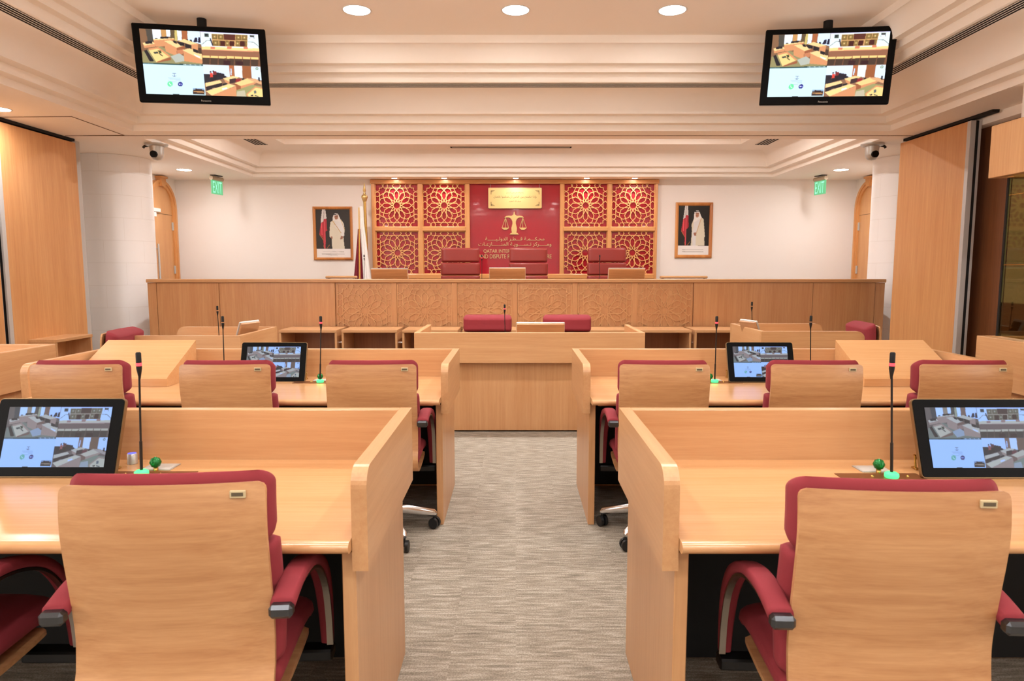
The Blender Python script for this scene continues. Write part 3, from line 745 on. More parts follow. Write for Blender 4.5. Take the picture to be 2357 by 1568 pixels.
# Arabic: letters in joined presentation forms, written in visual order
FORMS = {'ا': 0xFE8D, 'أ': 0xFE83, 'إ': 0xFE87, 'ب': 0xFE8F, 'ة': 0xFE93, 'ت': 0xFE95, 'ح': 0xFEA1, 'د': 0xFEA9, 'ذ': 0xFEAB, 'ر': 0xFEAD, 'ز': 0xFEAF, 'س': 0xFEB1,
         'ص': 0xFEB9, 'ط': 0xFEC1, 'ظ': 0xFEC5, 'ع': 0xFEC9, 'ق': 0xFED5, 'ك': 0xFED9, 'ل': 0xFEDD, 'م': 0xFEE1, 'ن': 0xFEE5, 'ه': 0xFEE9, 'و': 0xFEED, 'ي': 0xFEF1}
TWO = set('اأإةدذرزو')
def arabic(s):
    out = []
    for i, ch in enumerate(s):
        if ch not in FORMS: out.append(ch); continue
        prev = s[i - 1] if i else ' '; nxt = s[i + 1] if i + 1 < len(s) else ' '
        jp = (prev in FORMS and prev not in TWO) or prev == 'ـ'
        jn = (nxt in FORMS or nxt == 'ـ') and ch not in TWO
        b = FORMS[ch]
        if ch in TWO: out.append(chr(b + (1 if jp else 0)))
        else: out.append(chr(b + (3 if jp and jn else 1 if jp else 2 if jn else 0)))
    return ''.join(out[::-1])
def sign_line(body, px0, px1, py_base, py_top, label):
    y = FY - .032
    a = W(px0, py_base, y); b = W(px1, py_base, y); c = W(px0, py_top, y)
    o = text_obj('wall_lettering', body, b.x - a.x, ((a.x + b.x) / 2, y, a.z), M['goldlet'], None, height=c.z - a.z, thick=.012)
    tag(o, label, 'lettering')
sign_line(arabic('محـكـــمـة قـــطـر الدولـيــــــة'), 1117, 1253, 556, 545.5, 'first line of gold Arabic lettering under the scales emblem')
sign_line(arabic('ومـــــركز تـســــويـة المنــــــازعـات'), 1101, 1269, 568.5, 557.5, 'second line of gold Arabic lettering on the red panel')
sign_line('QATAR INTERNATIONAL COURT', 1113, 1258, 583.5, 574, 'gold English lettering beginning QATAR on the red panel')
sign_line('AND DISPUTE RESOLUTION CENTRE', 1101.5, 1269.5, 595, 585.5, 'lowest gold English lettering ending CENTRE on the red panel')

# scales emblem
t = thing('scales_emblem', 'gold scales of justice emblem fixed on the red panel', 'emblem', W(1183.5, 540, FY - .03))
k_ = 1 / F_PX * 12.2      # metres per photo pixel at the wall
def E_(x, z): return ((x - 777) / 7.127 * k_, (848 - z) / 7.127 * k_)    # from the enlarged crop
def outline(pts): return [E_(*p) for p in pts]
half = [(777,480),(784,490),(786,512),(790,530),(808,536),(815,548),(870,546),(905,552),(928,566),(934,580),(905,576),(880,574),(850,578),(825,595),(808,630),(804,668),(812,705),(822,745),(820,785),(812,818),(838,828),(842,840),(858,848)]
full = half + [(2 * 777 - x, y) for x, y in half[::-1]]
MB().prism(outline(full), 'y', -.02, 0).build('body', M['gold'], t)
for s in (-1, 1):
    def q(x, y): return E_(777 + s * (x - 777), y)
    mb = MB(); mb.prism([q(862,738),(q(980,738)),q(968,755),q(945,770),q(895,770),q(874,755)], 'y', -.02, 0)
    mb.build('pan', M['gold'], t)
    mb = MB()
    for (a, b) in (((918,578),(868,738)),((918,578),(974,738)),((918,578),(918,738))):
        p0, p1 = q(*a), q(*b); mb.bar((p0[0], 0, p0[1]), (p1[0], 0, p1[1]), .007, .012)
    mb.build('chains', M['gold'], t)

# plaque
pa, pb = W(1124, 480, FY - .07), W(1247, 432.5, FY - .07)
pw, ph = pb.x - pa.x, pb.z - pa.z
t = thing('gold_plaque', 'gold plaque with engraved Arabic verse hanging on two wires', 'plaque', ((pa.x + pb.x) / 2, FY - .06, pa.z))
MB().rbox(-pw / 2, pw / 2, -.02, .0, 0, ph, .004).build('plate', M['gold'], t)
mb = MB()
for x0_, x1_, z0_, z1_ in ((-pw/2, pw/2, 0, .012), (-pw/2, pw/2, ph-.012, ph), (-pw/2, -pw/2+.012, 0, ph), (pw/2-.012, pw/2, 0, ph)): mb.box(x0_, x1_, -.027, -.019, z0_, z1_)
mb.build('border', M['goldlet'], t)
mb = MB()
for x in (-.43, .43): mb.tube([(x, -.005, ph), (x, -.02, z_t1 - pa.z)], .0025, 6)
mb.build('hanging_wires', M['silver'], t)
text_obj('verse', arabic('وإذا حكمتم بين الناس أن تحكموا بالعدل'), pw * .80, (0, -.0215, ph * .47), M['ink'], t, thick=0)
text_obj('verse', arabic('بسم الله الرحمن الرحيم'), pw * .32, (0, -.0215, ph * .70), M['ink'], t, thick=0)
text_obj('verse', arabic('صدق الله العظيم'), pw * .22, (0, -.0215, ph * .29), M['ink'], t, thick=0)
for sx in (-1, 1):
    for sz in (0, 1):
        mb = MB(); cx = sx * (pw / 2 - .045); cz = .045 if sz == 0 else ph - .045; dz = 1 if sz == 0 else -1
        for j in range(3): mb.box(min(cx, cx - sx * (.07 - j * .02)), max(cx, cx - sx * (.07 - j * .02)), -.0215, -.0205, min(cz + dz * j * .012, cz + dz * (j * .012 + .006)), max(cz + dz * j * .012, cz + dz * (j * .012 + .006)))
        mb.box(min(cx, cx - sx * .008), max(cx, cx - sx * .008), -.0215, -.0205, min(cz, cz + dz * .07), max(cz, cz + dz * .07))
        mb.build('corner_ornament', M['ink'], t)

# framed portraits
def portrait(c0, c1, kind, label):
    a, b = W(c0[0], c1[1]), W(c1[0], c0[1]); w_, h_ = b.x - a.x, b.z - a.z
    t = thing('framed_portrait', label, 'framed picture', ((a.x + b.x) / 2, FY - .004, (a.z + b.z) / 2))
    fw = .048 if kind == 0 else .056
    mb = MB()
    prof = [(0, 0), (0, -.03), (fw * .4, -.045), (fw * .8, -.03), (fw, -.015), (fw, 0)]
    cor = [(-1, -1), (1, -1), (1, 1), (-1, 1)]
    for i in range(4):
        (ax, az), (bx, bz) = cor[i], cor[(i + 1) % 4]
        vs = []
        for cx, cz in ((ax, az), (bx, bz)):
            for r, d in prof: vs.append((cx * (w_ / 2 - r), d, cz * (h_ / 2 - r)))
        n = len(prof); mb.add(vs, [(k, k + 1, n + k + 1, n + k) for k in range(n - 1)])
    mb.build('picture_frame', M['burl'], t)
    me = picture_mesh('photograph', draw_portrait(kind), w_ - 2 * fw + .004, h_ - 2 * fw + .004); me.materials.append(M['photo'])
    o = bpy.data.objects.new('photograph', me); COL.objects.link(o); o.location = (0, -.014, 0); o.parent = t
portrait((724, 476), (811, 599), 0, 'framed portrait left of the flag, robed figure with hands apart')
portrait((1552, 466.5), (1640.5, 594), 1, 'framed portrait on the right wall, robed figure with clasped hands')

# flag
fp = at(838, 640, y=11.75)
t = thing('flag_on_stand', 'furled maroon and white flag with gold fringe on a brass pole', 'flag', (fp.x, 11.75, .35))
zb = .35; zt = at(840, 462, y=11.75).z - zb
MB().tube([(.085, 0, 0), (.04, 0, zt)], .024, 14).build('pole', M['brass'], t)
MB().lathe([(.0001, -.02), (.03, -.015), (.034, 0), (.045, .03), (.056, .06), (.045, .09), (.02, .105), (.022, .12), (.012, .14), (.026, .16), (.014, .24), (.0001, .31)], 20).build('finial', M['gold'], t).location = (.04, 0, zt)
MB().lathe([(.16, 0), (.16, .02), (.05, .05), (.04, .1)], 24).build('base', M['brass'], t).location = (.085, 0, 0)
def cloth(name, m, x_top, x_botL, x_botR, z1, z0, yoff, folds, amp, wtop=.02):
    n, rws = 26, 18; vs = []
    for r in range(rws + 1):
        u = r / rws; z = z1 + (z0 - z1) * u
        xl_ = x_top - wtop + (x_botL - x_top + wtop) * u ** 1.15; xr_ = x_top + wtop + (x_botR - x_top - wtop) * u ** 1.15
        for k in range(n + 1):
            v = k / n; x = xl_ + (xr_ - xl_) * v
            vs.append((x, yoff + math.sin(v * folds * 2 * PI + u) * amp * (.2 + u), z))
    me = MB(); me.add(vs, [(r * (n + 1) + k, r * (n + 1) + k + 1, (r + 1) * (n + 1) + k + 1, (r + 1) * (n + 1) + k) for r in range(rws) for k in range(n)], True)
    o = me.build(name, m, t); md = o.modifiers.new('thickness', 'SOLIDIFY'); md.thickness = .004; return o
zf = at(834, 476, y=11.75).z - zb; zm = at(830, 528, y=11.75).z - zb
cloth('white_cloth', M['flagw'], -.01, -.03, .20, zf, .35, -.06, 2.5, .02)
cloth('maroon_cloth', M['flagm'], -.05, -.24, .03, zm, .35, -.075, 2.5, .022)
cloth('gold_fringe', M['fringe'], -.035, -.075, -.045, zf - .02, .35, -.105, 1, .006, .008)

# ---------------------------------------------------------------- judges' bench
BY = 9.2
def bx(px): return at(px, 700, y=BY).x
def bz(py): return at(CX, py, y=BY).z
t = thing('judges_bench', 'long raised wooden judges bench with six carved lattice panels', 'bench', (0, BY, 0))
xL, xR = bx(341), bx(2035); zT = bz(642.5); zR = bz(650.5)
seamsL = [bx(362), bx(505.5)]; seamsR = [bx(1870), bx(2013)]
MB().rbox(xL, xR, -.03, .20, zR, zT, .006).build('top_rail', M['bench_x'], t)
def panel(x0, x1, nm='front_panel', d=0.0): MB().rbox(x0 + .003, x1 - .003, d, d + .04, .0, zR - .003, .002).build(nm, M['bench_z'], t)
panel(xL, seamsL[0]); panel(seamsL[0], seamsL[1]); panel(seamsL[1], bx(772))
panel(bx(1596), seamsR[0]); panel(seamsR[0], seamsR[1]); panel(seamsR[1], xR)
cells = [(772, 906), (909.5, 1045), (1048, 1183.5), (1186.5, 1322), (1325, 1460), (1463, 1596)]
for i, (a, b) in enumerate(cells):
    xa, xb = bx(a), bx(b); panel(xa, xb, 'recessed_panel', .012)
    half = (at(899, 700, y=BY).x - at(776, 700, y=BY).x) / 2; cx = (xa + xb) / 2; cz = zR - .02 - half
    mb = MB(); lattice(mb, cx, .013, cz, half, .0125, .014); mb.build('lattice_carving', M['carve_lit'], t)
    if i < 5: MB().rbox(xb - .03, xb + .045, -.004, .05, 0, zR - .003, .004).build('stile', M['bench_z'], t)
MB().rbox(xL + .05, xR - .05, .22, .95, 1.12, 1.16, .006).build('worktop', M['top_x'], t)
MB().box(xL + .02, xR - .02, .045, .20, .0, zR - .004).build('carcass', M['bench_z'], t)

# handrails behind the bench
for (a, b, cut, lab) in ((750, 822, 1, 'wooden handrail end showing above the bench left of the flag'), (1519, 1628, -1, 'wooden handrail end showing above the bench under the right portrait')):
    p0, p1 = at(a, 637, y=11.2), at(b, 637, y=11.2)
    t = thing('handrail', lab, 'handrail', ((p0.x + p1.x) / 2, 11.2, .35), 0, 'handrails behind the bench')
    l = (p1.x - p0.x) / 2; z = p0.z - .35
    e0, e1 = ((-l - .02, -l), (l, l)) if cut > 0 else ((-l, -l), (l, l + .02))
    MB().rbox(-l, l, -.04, .04, z - .03, z + .012, .012).build('rail', M['wood_x'], t)
    for x in (-l + .05, l - .05): MB().tube([(x, 0, 0), (x, 0, z - .03)], .018).build('post', M['alu'], t)

# ---------------------------------------------------------------- pads and shells
def sweep_pad(mb, path, hw, th, x0=0.0, n=20, sq=4.0, curve=0.0, endr=.03, mi=0, flush=0.0, sn=2.6):
    # path: list of (y,z) centre points; cross section is a superellipse (x, normal)
    P = [Vector((0, y, z)) for y, z in path]
    # resample
    pts = []
    L = [0]
    for a, b in zip(P, P[1:]): L.append(L[-1] + (b - a).length)
    T = L[-1]; m = 26
    for i in range(m + 1):
        u = i / m; s = T * (.5 - .5 * math.cos(PI * u))
        j = max(k for k in range(len(L) - 1) if L[k] <= s + 1e-9); f = (s - L[j]) / (L[j + 1] - L[j])
        pts.append((P[j].lerp(P[j + 1], f), s))
    rings = []
    for i, (p, s) in enumerate(pts):
        tdir = (pts[min(i + 1, m)][0] - pts[max(i - 1, 0)][0]).normalized()
        nv = Vector((0, -tdir.z, tdir.y))
        e = min(s, T - s); k = 1.0 if e > endr else math.sqrt(max(0, 1 - (1 - e / endr) ** 2))
        kt = max(k, .02); ring = []
        for q in range(n):
            a = 2 * PI * q / n; ca, sa = math.cos(a), math.sin(a)
            ex = 2 / sq; cx = math.copysign(abs(ca) ** ex, ca); cn = math.copysign(abs(sa) ** (2 / sn), sa)
            w_ = hw - (1 - kt) * endr
            x = cx * w_
            ring.append((x0 + x, *((p + nv * (cn * th / 2 * kt - flush * (1 - kt) * th / 2) + Vector((0, curve * (x / hw) ** 2, 0))).yz)))
        rings.append(ring)
    vs = [v for r in rings for v in r]
    fs = [(i * n + k, i * n + (k + 1) % n, (i + 1) * n + (k + 1) % n, (i + 1) * n + k) for i in range(m) for k in range(n)]
    mb.add(vs, fs + [list(range(n))[::-1], list(range(m * n, m * n + n))], True, mi)
    return mb
def spline(pts, n=8):
    out = []
    for i in range(len(pts) - 1):
        p0 = pts[max(i - 1, 0)]; p1 = pts[i]; p2 = pts[i + 1]; p3 = pts[min(i + 2, len(pts) - 1)]
        for k in range(n):
            u = k / n
            out.append(tuple(.5 * ((2 * b) + (-a + c) * u + (2 * a - 5 * b + 4 * c - d) * u * u + (-a + 3 * b - 3 * c + d) * u ** 3) for a, b, c, d in zip(p0, p1, p2, p3)))
    out.append(pts[-1]); return out
def shell_mesh(mb, prof, hw, th, curve, r_top=.02):
    P = spline(prof, 6); n = 16; front_, back_ = [], []
    for i, (y, z) in enumerate(P):
        a = P[max(i - 1, 0)]; b = P[min(i + 1, len(P) - 1)]
        t = Vector((b[0] - a[0], b[1] - a[1])).normalized(); nv = Vector((-t.y, t.x))
        d = math.hypot(y - P[0][0], z - P[0][1]); w_ = hw
        if d < r_top: w_ = hw - r_top + math.sqrt(max(0, r_top ** 2 - (r_top - d) ** 2))
        d = math.hypot(y - P[-1][0], z - P[-1][1])
        if d < r_top: w_ = hw - r_top + math.sqrt(max(0, r_top ** 2 - (r_top - d) ** 2))
        amp = curve * (1 if z > .5 else max(0, (z - .38) / .12))
        for k in range(n + 1):
            x = w_ * (2 * k / n - 1); c = amp * (x / hw) ** 2
            back_.append((x, y + c, z)); front_.append((x, y + c - nv.x * th, z - nv.y * th))
    R = len(P); N = n + 1
    g = lambda o, i, k: o + i * N + k
    fs = []
    for i in range(R - 1):
        for k in range(n): fs.append((g(0, i, k), g(0, i, k + 1), g(0, i + 1, k + 1), g(0, i + 1, k)))
    mb.add(back_, fs, True); mb.add(front_, fs, True)
    vs = back_ + front_; o = R * N; rim = []
    for k in range(n): rim += [(k, k + 1, o + k + 1, o + k), ((R - 1) * N + k, (R - 1) * N + k + 1, o + (R - 1) * N + k + 1, o + (R - 1) * N + k)]
    for i in range(R - 1): rim += [(i * N, (i + 1) * N, o + (i + 1) * N, o + i * N), (i * N + n, (i + 1) * N + n, o + (i + 1) * N + n, o + i * N + n)]
    mb.add(vs, rim); return mb

def make_chair(label, loc, rz, group):
    t = thing('office_chair', label, 'chair', loc, rz, group)
    prof = [(-.250, .945), (-.258, .90), (-.261, .845), (-.255, .79), (-.243, .72), (-.230, .64), (-.224, .573), (-.232, .50), (-.240, .455), (-.225, .415), (-.18, .395), (-.08, .39), (.05, .395), (.16, .405)]
    shell_mesh(MB(), prof, .250, .013, .022, .02).build('plywood_shell', M['shell'], t)
    sweep_pad(MB(), [(-.182, .955), (-.190, .92), (-.194, .87), (-.194, .79)], .252, .114, curve=.022, endr=.032, flush=.8, sn=5.0).build('upper_back_pad', M['maroon'], t)
    sweep_pad(MB(), [(-.182, .788), (-.170, .72), (-.150, .62), (-.145, .56), (-.165, .475)], .256, .122, curve=.022, endr=.022, flush=.6, sn=4.0).build('lower_back_pad', M['maroon'], t)
    sweep_pad(MB(), [(-.19, .44), (-.05, .445), (.12, .45), (.21, .44), (.235, .41)], .252, .085, endr=.03).build('seat_cushion', M['maroon'], t)
    for s in (-1, 1):
        ar = spline([(x_, y_, z_ + .035) for x_, y_, z_ in [(.280 * s, -.24, .618), (.282 * s, -.13, .640), (.285 * s, -.01, .632), (.288 * s, .10, .588), (.290 * s, .18, .50), (.290 * s, .22, .39), (.290 * s, .232, .29)]], 6)
        mb = MB(); n = 12; vs = []; m = len(ar)
        for i, p in enumerate(ar):
            a = Vector(ar[max(i - 1, 0)]); b = Vector(ar[min(i + 1, m - 1)]); tt = (b - a).normalized(); nv = tt.cross(Vector((1, 0, 0))).normalized() * -1
            u = i / (m - 1); hw_ = .032 if u < .55 else .032 - .012 * (u - .55) / .45; ht = .016
            for q in range(n):
                an = 2 * PI * q / n; c, sn = math.cos(an), math.sin(an)
                vs.append(Vector(p) + Vector((1, 0, 0)) * math.copysign(abs(c) ** .6, c) * hw_ + nv * math.copysign(abs(sn) ** .6, sn) * ht)
        fs = [(i * n + k, i * n + (k + 1) % n, (i + 1) * n + (k + 1) % n, (i + 1) * n + k) for i in range(m - 1) for k in range(n)]
        cut = int((m - 1) * .72) * n
        mb.add(vs, fs[:cut] + [list(range(n))[::-1], list(range((m - 1) * n, m * n))], True, 0)
        mb.add(vs, fs[cut:], True, 0)
        arm = mb.build('armrest', M['maroon'], t)
        # chrome strap under the pad and the two end fittings
        st = [(p[0], p[1] - .0, p[2] - .018) for p in ar[2:]]
        mb = MB(); vs = []
        for i, p in enumerate(ar[1:]):
            a = Vector(ar[max(i, 0)]); b = Vector(ar[min(i + 2, m - 1)]); tt = (b - a).normalized(); nv = tt.cross(Vector((1, 0, 0))).normalized() * -1
            for w_, d in ((-.010, -.024), (.010, -.024), (.010, -.0165), (-.010, -.0165)): vs.append(Vector(p) + Vector((w_ + .012 * s, 0, 0)) - nv * (-d) * (1 if nv.z > 0 or True else 1))
        k_n = len(ar) - 1
        mb.add(vs, [(i * 4 + k, i * 4 + (k + 1) % 4, (i + 1) * 4 + (k + 1) % 4, (i + 1) * 4 + k) for i in range(k_n - 1) for k in range(4)] + [(0, 1, 2, 3), tuple((k_n - 1) * 4 + k for k in range(4))])
        mb.build('arm_bracket', M['capmetal2'], arm)
        MB().rbox(.280 * s - .030, .280 * s + .030, -.268, -.232, .629, .661, .008).build('end_cap', M['capmetal'], arm)
        MB().rbox(min(.31 * s, .12 * s), max(.31 * s, .12 * s), .20, .26, .275, .31, .006).rbox(min(.15 * s, .10 * s), max(.15 * s, .10 * s), .02, .25, .31, .385, .006).build('arm_mount', M['black'], t)
    MB().rbox(-.10, .10, -.12, .12, .32, .385, .01).build('tilt_mechanism', M['black'], t)
    MB().tube([(0, -.04, .11), (0, -.04, .32)], [.03, .022], 16).build('gas_column', M['chrome'], t)
    for k in range(5):
        a = 2 * PI * k / 5 - 1.0; c, s_ = math.cos(a), math.sin(a); by = -.04
        mb = MB(); mb.tube([(.02 * c, by + .02 * s_, .135), (.16 * c, by + .16 * s_, .125), (.32 * c, by + .32 * s_, .088), (.335 * c, by + .335 * s_, .08)], [.032, .028, .022, .012], 12)
        leg = mb.build('base_arm', M['chrome'], t)
        cx_, cy_ = .325 * c, by + .325 * s_
        mb = MB()
        for o in (-.016, .016):
            ax = Vector((math.cos(a + .9), math.sin(a + .9), 0)); ct = Vector((cx_, cy_, .031)) + ax * o
            mb.tube([ct - ax * .009, ct + ax * .009], .03, 16)
        mb.tube([(cx_, cy_, .03), (cx_, cy_, .085)], .008, 8)
        mb.build('caster', M['caster'], leg)
    lb = MB().rbox(.168, .206, -.264, -.256, .915, .932, .001).build('asset_label', M['label'], t)
    lb['label'] = 'small metal label plate'
    MB().box(.173, .201, -.2655, -.264, .920, .928).build('print', M['labelink'], lb)
    return t
G1 = 'wooden backed chairs in the front row'; G2 = 'wooden backed chairs in the second row'
ch = make_chair('large wooden backed chair in the left foreground', (-.896 * .93, 1.894 * .93, 0), .07, G1)
ch.scale = (.93, .93, 1.039)
dup(ch, (.953 * .93, 1.845 * .93, 0), -.05, 'large wooden backed chair in the right foreground', G1)
dup(ch, (-1.735 * .93, 1.90 * .93, 0), .0, 'maroon office chair mostly out of frame at the bottom left', G1)
def chair2(pxl, pxr, rz, lab, y=3.80):
    z = .95; p = at((pxl + pxr) / 2, 838, z=z); dup(ch, (p.x * .93, (p.y + .25) * .93, 0), rz, lab, G2)
chair2(62, 276, .03, 'second row chair behind the leftmost desk monitor')
chair2(413, 612, .03, 'second row chair overlapping the small monitor on the left')
chair2(750, 951, .03, 'second row chair nearest the aisle on the left')
chair2(1432, 1636, -.03, 'second row chair nearest the aisle on the right')
chair2(1786, 1989, -.05, 'second row chair overlapping the small monitor on the right')
chair2(2124, 2340, -.05, 'second row chair behind the rightmost desk monitor')
def unit(*a):
    dup(*a).scale = (1, 1, 1.03)
G3 = 'clerk chairs turned towards the room'
p = at(1119, 737, z=.965); unit(ch, (p.x, p.y + .12 + .05, 0), PI, 'dark maroon clerk chair left of the centre desk monitor', G3)
p = at(1311, 737, z=.965); unit(ch, (p.x, p.y + .12 + .05, 0), PI, 'dark maroon clerk chair right of the centre desk monitor', G3)
p = at(286, 766, z=.96); unit(ch, (p.x + .19, p.y, 0), -PI / 2 + .1, 'dark maroon chair beside the left column at the witness desk', G3)
p = at(1983, 750, z=.96); unit(ch, (p.x - .19, p.y, 0), PI / 2 - .1, 'dark maroon chair beside the right column at the side desk', G3)

# judges' leather armchairs
def judge_chair(px, label, first=None):
    p = at(px, 600, y=10.75)
    if first: return dup(first, (p.x, 10.75, .35), .0, label)
    t = thing('judge_armchair', label, 'armchair', (p.x, 10.75, .35), 0.0, 'leather judge armchairs')
    zt_ = at(px, 571, y=10.75).z - .35; zm_ = at(px, 604.5, y=10.75).z - .35; zl = at(px, 634, y=10.75).z - .35
    hw = (at(1104, 600, y=10.75).x - at(1016, 600, y=10.75).x) / 2
    sweep_pad(MB(), [(0, zt_), (.0, zm_ + .004)], hw, .10, endr=.03, sq=7).build('headrest_pad', M['leather'], t)
    sweep_pad(MB(), [(0, zm_ - .002), (.0, zl + .003)], hw + .008, .10, endr=.022, sq=7).build('middle_back_pad', M['leather'], t)
    sweep_pad(MB(), [(0, zl - .002), (.0, .45)], hw + .008, .10, endr=.022, sq=7).build('lower_back_pad', M['leather'], t)
    sweep_pad(MB(), [(-.0, .44), (-.45, .45)], hw, .12, endr=.04, sq=6).build('seat_cushion', M['leather'], t)
    for s in (-1, 1):
        MB().tube([(s * (hw + .03), .0, .42), (s * (hw + .03), -.0, .66), (s * (hw + .03), -.36, .66), (s * (hw + .03), -.38, .42)], .02, 10).build('armrest', M['chrome'], t)
    MB().tube([(0, -.2, .1), (0, -.2, .40)], .025).build('gas_column', M['chrome'], t)
    for k in range(5):
        a = 2 * PI * k / 5; MB().tube([(0, -.2, .1), (.3 * math.cos(a), -.2 + .3 * math.sin(a), .07)], [.025, .015]).tube([(.3 * math.cos(a), -.2 + .3 * math.sin(a) - .012, .03), (.3 * math.cos(a), -.2 + .3 * math.sin(a) + .012, .03)], .03, 12).build('base_arm', M['chrome'], t)
    return t
# the chair faces the room, so its seat reaches towards the camera
jc = judge_chair(1059.5, 'left judge armchair in ribbed maroon leather behind the bench')
judge_chair(1216, 'middle judge armchair in maroon leather in front of the lettering', jc)
judge_chair(1396.5, 'right judge armchair in maroon leather with a microphone before it', jc)

# ---------------------------------------------------------------- microphones
def make_mic(loc, h, label, lit, group, lean=0.0, base=True, k=.78):
    t = thing('gooseneck_microphone', label, 'microphone', loc, 0, group)
    dx = lean
    if base:
        b = MB().lathe([(.021, 0), (.023, .004), (.0225, .013), (.016, .018), (.0001, .019)], 24).build('base', M['green'] if lit else M['black'], t)
        if lit: b['label'] = 'base glowing green'
    z0 = .0
    MB().tube([(0, 0, z0 + .005), (dx * .3, 0, h * .28)], .0065 * k, 8).tube([(dx * .3, 0, h * .28), (dx * .95, 0, h - .075)], .0045 * k, 8).build('gooseneck', M['black'], t)
    MB().lathe([(.003, h - .09), (.0115 * k, h - .055), (.0115 * k, h - .045)], 16, cx=dx).build('microphone_neck', M['black'], t)
    if lit:
        r = MB().lathe([(.012 * k, h - .046), (.012 * k, h - .036)], 16, cx=dx).build('light_ring', M['red'], t); r['label'] = 'glowing red ring'
    MB().lathe([(.0112 * k, h - .037), (.0112 * k, h - .004), (.008 * k, h)], 16, cx=dx).build('capsule', M['mat_black'], t)
    return t
GM = 'gooseneck microphones'
def mic(pxb, pyb, pxt, pyt, zbase, label, lit=True, y=None, group=GM, base=True):
    b = at(pxb, pyb, z=zbase) if y is None else at(pxb, pyb, y=y)
    if y is not None: b.z = zbase
    tp = at(pxt, pyt, y=b.y)
    make_mic(b, tp.z - b.z, label, lit, group, tp.x - b.x, base)
    return b
WZ = .775
m1 = mic(326, 1094, 318, 811, WZ + .003, 'tall microphone glowing green at its base before the left foreground chair')
m2 = mic(2052, 1099, 2055, 811, WZ + .003, 'tall microphone glowing green at its base before the right foreground chair')
m3 = mic(737, 880, 738, 728, .758, 'microphone with red ring right of the small left monitor')
m4 = mic(1645, 880, 1650, 728, .758, 'microphone with red ring left of the small right monitor')
mic(517, 872, 512, 728, .758, 'unlit microphone left of the small left monitor', False)
mic(1865, 872, 1867, 727, .758, 'unlit microphone above the small right monitor', False)

# ---------------------------------------------------------------- desks
def rounded_side(y0, y1, z0, z1, r):
    # profile of a side screen in (y,z), rounded at the near top corner
    pts = [(y1, z0), (y1, z1)]
    for k in range(9):
        a = PI / 2 + PI / 2 * k / 8; pts.append((y0 + r + r * math.cos(a), z1 - r + r * math.sin(a)))
    pts.append((y0, z0)); return pts
def nosed_top(mb, x0, x1, y0, y1, z0, z1):
    # worktop with a rounded near edge at y0
    r = (z1 - z0) / 2; arc = [(y0 + r * 1.3 + r * 1.3 * math.cos(a), z0 + r + r * math.sin(a)) for a in [PI / 2 + PI * k / 12 for k in range(13)]]
    mb.prism([(y1, z0), (y1, z1), arc[0], arc[-1]], 'x', x0, x1)
    n = len(arc); vs = [(x0, *p) for p in arc] + [(x1, *p) for p in arc]
    mb.add(vs, [(i, i + 1, n + i + 1, n + i) for i in range(n - 1)], True)
    mb.add(vs, [list(range(n)), list(range(n, 2 * n))[::-1]])
    g = y0 + r * 1.3 + .012
    mb.box(x0, x1, g, g + .0015, z1, z1 + .0002)
    return mb
def long_desk(name, label, x0, x1, yf, yn, ytop, zs, wz, lo, group):
    # x0..x1 outer width, yf far face, yn near end of the side screens, ytop near edge of the worktop
    t = thing('long_desk', label, 'desk', ((x0 + x1) / 2, yf, 0), 0, group)
    h = (x1 - x0) / 2; th = .042; n = yn - yf; w0 = ytop - yf
    MB().rbox(-h + th, h - th, -th, 0, lo, zs, .002).build('front_screen', M['wood_x'], t)
    for s in (-1, 1):
        a, b = (-h, -h + th) if s < 0 else (h - th, h)
        MB().prism(rounded_side(n, 0, lo, zs, .055), 'x', a, b).build('side_screen', M['wood_y'], t)
        a, b = (-h + .038, -h + .075) if s < 0 else (h - .075, h - .038)
        MB().rbox(a, b, n + .02, -.012, 0, wz - .046, .002).build('side_panel', M['wood_z'], t)
    mb = MB(); nosed_top(mb, -h + th + .001, h - th - .001, w0, -th - .001, wz - .032, wz); mb.build('worktop', M['top_x'], t)
    MB().box(-h + .08, h - .08, w0 + .04, w0 + .06, wz - .040, wz - .033).build('apron', M['wood_x'], t)
    MB().rbox(-h + .08, h - .08, -.045, -.014, 0, lo, .002).build('front_panel', M['wood_z'], t)
    MB().box(-h + .08, h - .08, -.075, -.05, 0.02, wz - .046).build('modesty_panel', M['mat_black'], t)
    return t
GD = 'long desks facing the bench'
Y1, Y2 = 2.506, 4.578
XO = 2.79
long_desk('a', 'long wooden desk in the left foreground with raised screens', -XO, -.388, Y1, 1.725, 1.685, .962, WZ, .685, GD)
long_desk('b', 'long wooden desk in the right foreground with raised screens', .386, XO, Y1, 1.725, 1.685, .962, WZ, .685, GD)
long_desk('c', 'long wooden desk in the second row left with a book rest at its far end', -XO, -.380, Y2, 3.80, 3.70, .940, .755, .66, GD)
long_desk('d', 'long wooden desk in the second row right with a book rest at its far end', .380, XO, Y2, 3.80, 3.70, .940, .755, .66, GD)

# book rests
def book_rest(x0, x1, label):
    yn, yf = 4.13, 4.53; z0 = .756
    t = thing('book_rest', label, 'book rest', ((x0 + x1) / 2, yn, z0), 0, 'sloping wooden book rests')
    h = (x1 - x0) / 2
    MB().prism([(0, 0), (0, .048), (.012, .060), (.40, .245), (.40, 0)], 'x', -h, h).build('sloping_box', M['top_x'], t)
book_rest(-2.72, -2.135, 'sloping wooden book rest on the second row desk at left')
book_rest(2.135, 2.72, 'sloping wooden book rest on the second row desk at right')

